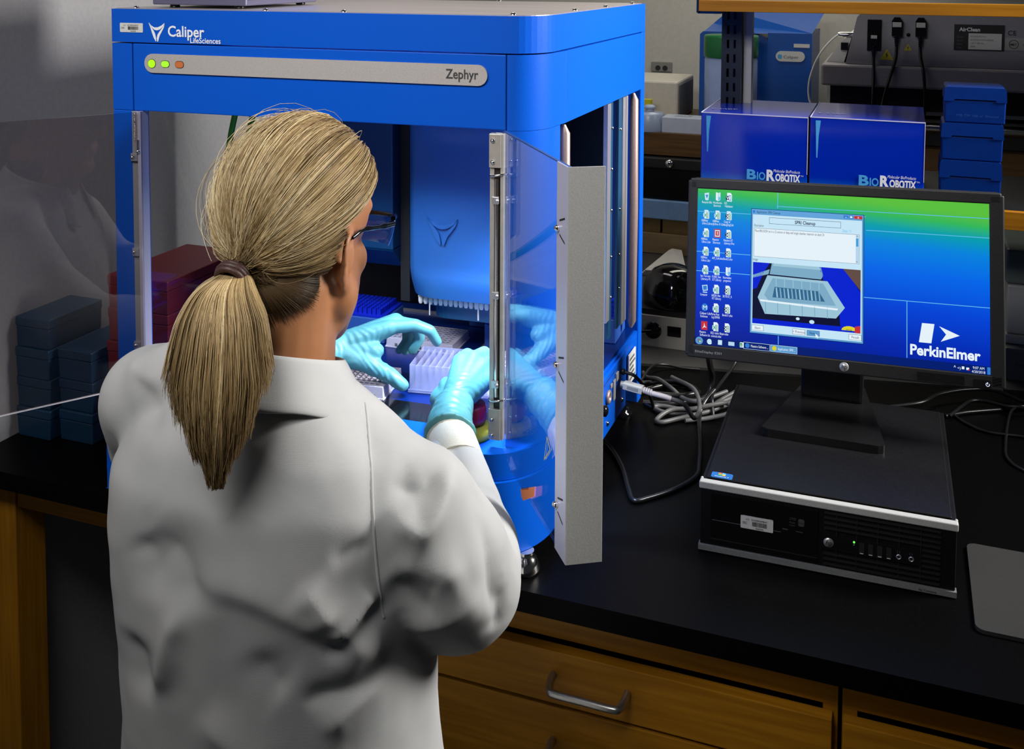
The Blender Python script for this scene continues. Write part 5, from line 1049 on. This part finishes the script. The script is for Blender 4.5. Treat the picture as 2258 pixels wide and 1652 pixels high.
mb = MB(); mb.xf = PI0; cone(mb, NB+Vector((-.0, -.004, -.015)), NB+Vector((0, -.003, .026)), .063, .0595); fuse(mb, .005, 3, ['shirt'], 'shirt', pe)
# ---- knitted cuffs, gloves
def cuff(pts, rs, nm): mb = MB(); mb.xf = PI0; mb.tube(spline(pts, 4), [rs[0]+(rs[1]-rs[0])*i/((len(pts)-1)*4) for i in range((len(pts)-1)*4+1)], 24); mb.build(nm, 'cuff', pe)
cuff([(-.256, -.275, .201), (-.276, -.245, .212), (-.292, -.222, .220)], (.036, .0300), 'knitted_cuff')
cuff([(-.592, -.150, .212), (-.587, -.105, .217), (-.581, -.075, .221)], (.0365, .0295), 'knitted_cuff')
def hand(wrist, arm, palm, fingers, thumb, name, roll):
    mb = MB(); mb.xf = PI0
    A = [Vector(p) for p in arm]
    mb.tube(spline([p for p in A], 4), [.0335-.0085*(i/((len(A)-1)*4)) for i in range((len(A)-1)*4+1)], 20); mb.tube([A[0]+(A[0]-A[1]).normalized()*.002, A[0]+(A[1]-A[0]).normalized()*.003], .0352, 24)
    W = A[-1]
    for f in fingers:
        K = Vector(f[0]); cone(mb, W.lerp(K, .12), K, .0195, .0125)
        rr = f[-1]; pts = [Vector(p) for p in f[:-1]]
        for i in range(len(pts)-1): cone(mb, pts[i], pts[i+1], rr*(1.12-.10*i), rr*(1.12-.10*(i+1)))
    for a, b in zip(fingers, fingers[1:]): cone(mb, W.lerp(Vector(a[0]).lerp(Vector(b[0]), .5), .55), Vector(a[0]).lerp(Vector(b[0]), .5).lerp(W, .12), .015, .0118)
    rt = (.0185, .0150, .0122, .0100); T = [Vector(p) for p in thumb]
    for i in range(len(T)-1): cone(mb, T[i], T[i+1], rt[i], rt[i+1])
    cone(mb, W.lerp(T[0], .5), T[1].lerp(Vector(fingers[0][0]), .35), .016, .0125)
    o = fuse(mb, .0023, 4, ['glove'], name, pe); me = o.data; V = getv(me); N = getn(me)
    ax = (A[-1]-A[0]).normalized(); t = (V-np.array(PI0 @ A[0]))@np.array(ax)
    d = np.array([mn.noise((a*40, b*40, c*40)) for a, b, c in V])
    cr = np.exp(-((t-.02)/.035)**2)*.0011*np.sin(t*420+d*5)+np.exp(-((t-.075)/.03)**2)*.0005*np.sin(t*700+d*7); V = V+N*(cr+.0004*d)[:, None]; setv(me, V); return o
hand(None, [(-.2835, -.236, .2190), (-.2930, -.215, .2220), (-.301, -.190, .2290), (-.304, -.168, .2380)], None,
     [[(-.326, -.103, .266), (-.331, -.066, .262), (-.336, -.038, .244), (-.338, -.022, .222), .0098], [(-.310, -.094, .268), (-.311, -.050, .262), (-.322, -.020, .240), (-.3285, -.006, .215), .0100],
      [(-.294, -.096, .261), (-.293, -.052, .250), (-.306, -.022, .228), (-.3200, .004, .207), .0095], [(-.281, -.104, .250), (-.277, -.068, .235), (-.291, -.042, .214), (-.3090, -.020, .200), .0085]],
     [(-.318, -.162, .228), (-.347, -.128, .218), (-.360, -.095, .210), (-.3620, -.060, .203)], 'right_glove', 0)
hand(None, [(-.5845, -.088, .2190), (-.5790, -.062, .2240), (-.568, -.040, .2300), (-.556, -.030, .2350)], None,
     [[(-.486, -.008, .2640), (-.452, .006, .2680), (-.433, .022, .2560), (-.4270, .036, .2340), .0098], [(-.490, .014, .2650), (-.463, .036, .2560), (-.462, .046, .2320), (-.4720, .040, .2130), .0098],
      [(-.499, .034, .2600), (-.480, .056, .2460), (-.480, .060, .2230), (-.4900, .050, .2060), .0093], [(-.512, .050, .2500), (-.497, .070, .2350), (-.497, .070, .2150), (-.5050, .058, .2020), .0085]],
     [(-.545, -.040, .2230), (-.508, -.042, .2150), (-.475, -.036, .2000), (-.4560, -.0270, .1830)], 'left_glove', 0)
# ---- hair
TW = Vector((-.352, -.5980, .5300)); TL = HX.inverted() @ TW
EC = Vector((0, -.012, .020)); ES = np.array([.0780, .0960, .0935])
def strands(paths, rad, tone, name, parent, m, sides=3):   # paths (n, k, 3) in world, tone (n, k)
    n, k, _ = paths.shape; d = np.gradient(paths, axis=1); d /= np.linalg.norm(d, axis=2, keepdims=True)+1e-9
    up = np.array([.3, -.5, .8]); s = np.cross(d, up); s /= np.linalg.norm(s, axis=2, keepdims=True)+1e-9; u = np.cross(s, d)
    ring = []
    for j in range(sides):
        a = 2*math.pi*j/sides; ring.append(paths+rad[..., None]*(s*math.cos(a)+u*math.sin(a)))
    vv = np.stack(ring, 2).reshape(-1, 3)+np.array([.355, .53, .9]); idx = np.arange(n*k*sides).reshape(n, k, sides)
    a = idx[:, :-1, :]; b = np.roll(a, -1, 2); c = np.roll(idx[:, 1:, :], -1, 2); e = idx[:, 1:, :]; F = np.stack([a, b, c, e], -1).reshape(-1, 4)
    me = bpy.data.meshes.new(name); me.vertices.add(len(vv)); me.vertices.foreach_set('co', vv.astype(np.float32).ravel())
    me.loops.add(F.size); me.loops.foreach_set('vertex_index', F.ravel().astype(np.int32)); me.polygons.add(len(F)); me.polygons.foreach_set('loop_start', np.arange(0, F.size, 4, dtype=np.int32)); me.polygons.foreach_set('loop_total', np.full(len(F), 4, np.int32))
    me.update(calc_edges=True); me.validate(); me.polygons.foreach_set('use_smooth', [True]*len(F))
    at = me.attributes.new('tone', 'FLOAT', 'POINT'); at.data.foreach_set('value', np.repeat(tone[..., None], sides, 2).astype(np.float32).ravel())
    me.materials.append(m); o = bpy.data.objects.new(name, me); COL.objects.link(o); o.parent = parent; return o
tdir = (np.array(TL)-np.array(EC))/ES; tlen = np.linalg.norm(tdir); tdir /= tlen
def scalp(d): return d*ES+np.array(EC)
H4 = np.array(HX)
def hw(p): return p@H4[:3, :3].T+H4[:3, 3]
def inhair(p):
    x, y, z = p.T; zl_ = np.where(y > .045, .068+(y-.045)*.6, np.where(y > -.035, .012+(y+.035)*.70, -.040+(y+.035)*.2)); return z > zl_
# under layer: dark scalp hair down to the nape
mb = MB(); mb.xf = PI0 @ HX; nl, na_ = 40, 64; vs = []
for i in range(nl+1):
    th = math.pi*i/nl
    for j in range(na_): ph = 2*math.pi*j/na_; vs.append((EC.x+.0745*math.sin(th)*math.cos(ph), EC.y+.0925*math.sin(th)*math.sin(ph), EC.z+.0900*math.cos(th)))
VA = np.array(vs); x, y, z = VA.T; lim = np.where(y > .045, .071+(y-.045)*.6, np.where(y > -.030, .012+(y+.030)*.78, -.060)); ok = z > lim-.004
fs = [f for i in range(nl) for j in range(na_) for f in [(i*na_+j, (i+1)*na_+j, (i+1)*na_+(j+1) % na_, i*na_+(j+1) % na_)] if all(ok[q] for q in f)]
mb.add(vs, fs, 0, True); cap = mb.build('hair', noisy('dark_under_hair', (.022, .012, .005), (.050, .028, .012), 60, .7, 0, .4, (1, 1, .25), spec=.15), pe); sd = cap.modifiers.new('thick', 'SOLIDIFY'); sd.thickness = .004; sd.offset = -1
NS = 19000; d0 = rng.normal(size=(NS*5, 3)); d0 /= np.linalg.norm(d0, axis=1, keepdims=True); p0 = scalp(d0); d0 = d0[inhair(p0)][:NS]; NS = len(d0)
K = 15; t = np.linspace(0, 1, K)[None, :]
ca = np.clip((d0@tdir), -1, 1); om = np.arccos(ca)[:, None]; so_ = np.sin(om)+1e-6
dr = (np.sin((1-t)*om)/so_)[..., None]*d0[:, None, :]+(np.sin(t*om)/so_)[..., None]*tdir
lay = rng.uniform(-.03, .045, NS)[:, None]; bulge = .035*np.sin(np.pi*t)**.8*np.clip(om/1.5, 0, 1)
cl = np.array([mn.noise((a*7, b*7, c*7)) for a, b, c in d0]); cl2 = np.array([mn.noise((a*22+5, b*22, c*22)) for a, b, c in d0])
rfac = 1+lay*(1-.6*t)+bulge+(.022*cl2[:, None]+.012*cl[:, None])*np.sin(np.pi*t)**.6
dr[..., 2] -= .05*np.sin(np.pi*t)*np.clip(dr[..., 2]+.2, 0, 1)*0
P = (dr/np.linalg.norm(dr, axis=2, keepdims=True))*ES*rfac[..., None]+np.array(EC)
wv = np.sin(np.pi*t)[..., None]*np.sin(cl2[:, None, None]*9+t[..., None]*5+rng.normal(0, .5, (NS, 1, 1)))*np.array([.0022, .0014, .0022]); P = P+wv; endr = rng.normal(size=(NS, 3))*.0042; tt = np.clip((t-.80)/.20, 0, 1)[..., None]; P = P*(1-tt**1.5)+(np.array(TL)+endr[:, None, :]*1.0)*tt**1.5
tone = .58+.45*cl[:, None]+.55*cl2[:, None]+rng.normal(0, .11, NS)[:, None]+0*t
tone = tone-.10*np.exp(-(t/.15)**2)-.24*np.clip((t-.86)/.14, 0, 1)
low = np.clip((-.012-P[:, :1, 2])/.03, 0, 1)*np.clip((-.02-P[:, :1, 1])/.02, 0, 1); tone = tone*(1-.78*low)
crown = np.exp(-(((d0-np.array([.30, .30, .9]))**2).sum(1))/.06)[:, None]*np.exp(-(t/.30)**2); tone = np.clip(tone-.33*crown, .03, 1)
rad = (.00040*(1-.25*t)+0*P[..., 0])*rng.uniform(.6, 1.25, NS)[:, None]
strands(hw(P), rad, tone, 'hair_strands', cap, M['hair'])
# loose flyaway hairs
NF = 170; i = rng.choice(NS, NF); PF = P[i, :12].copy(); tf = np.linspace(0, 1, 12)[None, :, None]; PF += (PF-np.array(EC))*(.035+rng.uniform(0, .10, (NF, 1, 1))*np.sin(np.pi*tf))+rng.normal(size=(NF, 1, 3))*.006*tf
strands(hw(PF), np.full((NF, 12), .00028), np.clip(tone[i, :12]+.1, 0, 1), 'flyaway_hair', cap, M['hair'])
# ponytail
NP = 10500; K = 16; t = np.linspace(0, 1, K)[None, :]
ctr = np.array([tuple(p) for p in spline([TW, TW+Vector((.006, -.024, -.012)), (-.333, -.643, .490), (-.322, -.661, .445), (-.315, -.672, .400), (-.311, -.675, .356)], 8)]); cs = np.linspace(0, 1, len(ctr))
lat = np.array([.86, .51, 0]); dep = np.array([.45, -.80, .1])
u = np.clip(rng.normal(0, .5, NP), -1.15, 1.15)[:, None]; q = np.clip(rng.normal(0, .45, NP), -1, 1)[:, None]
Lg = np.clip(1.02-.36*np.abs(u)**1.5-np.abs(rng.normal(0, .13, NP))[:, None]+.07*np.array([mn.noise((a*6, 3, 0)) for a in u[:, 0]])[:, None], .45, 1.03)
tq = t*Lg; C = np.stack([np.interp(tq, cs, ctr[:, k]) for k in range(3)], -1)
wd = np.interp(tq, [0, .10, .35, .60, .80, 1.03], [.010, .018, .034, .043, .036, .012]); th = np.interp(tq, [0, .1, .35, .7, 1], [.010, .015, .019, .015, .006])
wob = .0045*np.sin(rng.uniform(0, 6.3, NP)[:, None]+tq*rng.uniform(2, 7, NP)[:, None])*tq
P = C+(u*wd+wob-.006*tq)[..., None]*lat+(q*th)[..., None]*dep
cl = np.array([mn.noise((a*5+1, b*2, 0)) for a, b in zip(u[:, 0], q[:, 0])])[:, None]; cl2 = np.array([mn.noise((a*17+1, b*6, 4)) for a, b in zip(u[:, 0], q[:, 0])])[:, None]
tone = np.clip(.54+.30*cl+.42*cl2+rng.normal(0, .10, NP)[:, None]-.30*np.clip((tq-.45)/.5, 0, 1)+.12*np.exp(-((tq-.15)/.12)**2)+0*t, .04, 1)
rad = .00040*(1-.55*t**3)*rng.uniform(.6, 1.2, NP)[:, None]
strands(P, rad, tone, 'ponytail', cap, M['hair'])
# nape hair, short and dark, rooted on the skin of the neck
from mathutils.bvhtree import BVHTree
bt = BVHTree.FromPolygons([v.co.copy() for v in body.data.vertices], [tuple(p.vertices) for p in body.data.polygons]); HP = PI0 @ HX; HPi = HP.inverted()
def skin_at(az, zz):                                       # az: 0 is straight back, positive to the right
    o = HP @ Vector((0, -.02, zz)); q = (HP.to_3x3() @ Vector((math.sin(az), -math.cos(az), 0))).normalized(); h = bt.ray_cast(o, q); return (h[0], q) if h[0] else (o+q*.06, q)
naz, nz2 = 28, 14; vs = []
for i in range(nz2+1):
    for j in range(naz+1):
        az = R(-66+132*j/naz); lowz = -.086+.026*abs(az/R(66))**2; zz = -.012+(lowz+.012)*i/nz2; p, q = skin_at(az, zz); vs.append(tuple(p+q*.0022*(1-.8*(i == nz2))))
patch = MB().add(vs, [(i*(naz+1)+j, (i+1)*(naz+1)+j, (i+1)*(naz+1)+j+1, i*(naz+1)+j+1) for i in range(nz2) for j in range(naz)], 0, True).build('nape_under_hair', cap.data.materials[0], cap)
NN = 4200; t = np.linspace(0, 1, 9); P1 = np.empty((NN, 9, 3)); Tp = PI0 @ TW
for k in range(NN):
    az = R(random.uniform(-68, 68)); lowz = -.094+.028*abs(az/R(68))**2-abs(random.gauss(0, .006)); zz = random.uniform(lowz, -.02); p, q = skin_at(az, zz); e_ = Tp+Vector((random.gauss(0, .006), random.gauss(0, .006), random.gauss(0, .006))); tl = HPi @ Tp; L = random.uniform(.55, 1.0)
    for j, tj in enumerate(t):
        u = tj*L; z2 = zz+(tl.z-zz)*u; a2 = az*(1-u*.93); s, q2 = skin_at(a2, z2); w_ = p.lerp(e_, u) if u > .75 else s; b2 = max(0, (u-.6)/.4); s = s+q2*(.0025+.004*random.random()*0+.003*math.sin(math.pi*u)); w_ = s.lerp(e_, b2*b2); P1[k, j] = w_
P1 -= np.array([.355, .53, .9])
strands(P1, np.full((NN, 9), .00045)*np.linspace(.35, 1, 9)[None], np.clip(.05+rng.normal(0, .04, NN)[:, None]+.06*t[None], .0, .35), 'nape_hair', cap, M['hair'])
mb = MB(); mb.xf = PI0; ax = Vector((.05, -.62, -.35)).normalized(); s1 = ax.orthogonal().normalized(); s2_ = ax.cross(s1)
for k in range(3): mb.tube([TW+ax*(.002+.004*k)+(s1*math.cos(a*math.pi/12)+s2_*math.sin(a*math.pi/12))*(.0135+.001*(k == 1)) for a in range(24)], .0034, 8, closed=True)
mb.build('hair_tie', 'tie', pe)
# ---- safety glasses
HG = HX @ Matrix.Diagonal((.97, 1, 1, 1))
mb = MB(); mb.xf = PI0 @ HG
for s in (-1, 1): mb.tube(spline([(s*.068, -.010, -.008), (s*.070, .010, .000), (s*.071, .045, .002), (s*.071, .072, .004)], 6), [.0022]*7+[.0030]*6+[.0038]*6, 8)
mb.tube(spline([(-.072, .070, .010), (-.062, .089, .012), (-.034, .102, .012), (0, .104, .011), (.034, .102, .012), (.062, .089, .012), (.072, .070, .010)], 6), .0030, 8, 0)
mb.build('safety_glasses', 'blackgloss', pe).name = 'safety_glasses'
go = bpy.data.objects['safety_glasses']
lens = acrylic('tinted_lens', (.55, .66, .85), 1.6)
for s in (-1, 1):
    mb = MB(); mb.xf = PI0 @ HG; c = [(s*.072, .072), (s*.062, .090), (s*.034, .103), (s*.006, .105)]; sp_ = [tuple(p)[:2] for p in spline([(a, b, 0) for a, b in c], 5)]; m_ = len(sp_)
    vs = [(a, b, .010) for a, b in sp_]+[(a*.985, b-.002, -.006) for a, b in sp_]+[(a*.95, b-.005, -.020) for a, b in sp_]
    mb.add(vs, [(r*m_+i, r*m_+i+1, (r+1)*m_+i+1, (r+1)*m_+i) for r in range(2) for i in range(m_-1)], 0, True); l_ = mb.build('lens', lens, go); q = l_.modifiers.new('thick', 'SOLIDIFY'); q.thickness = .0015
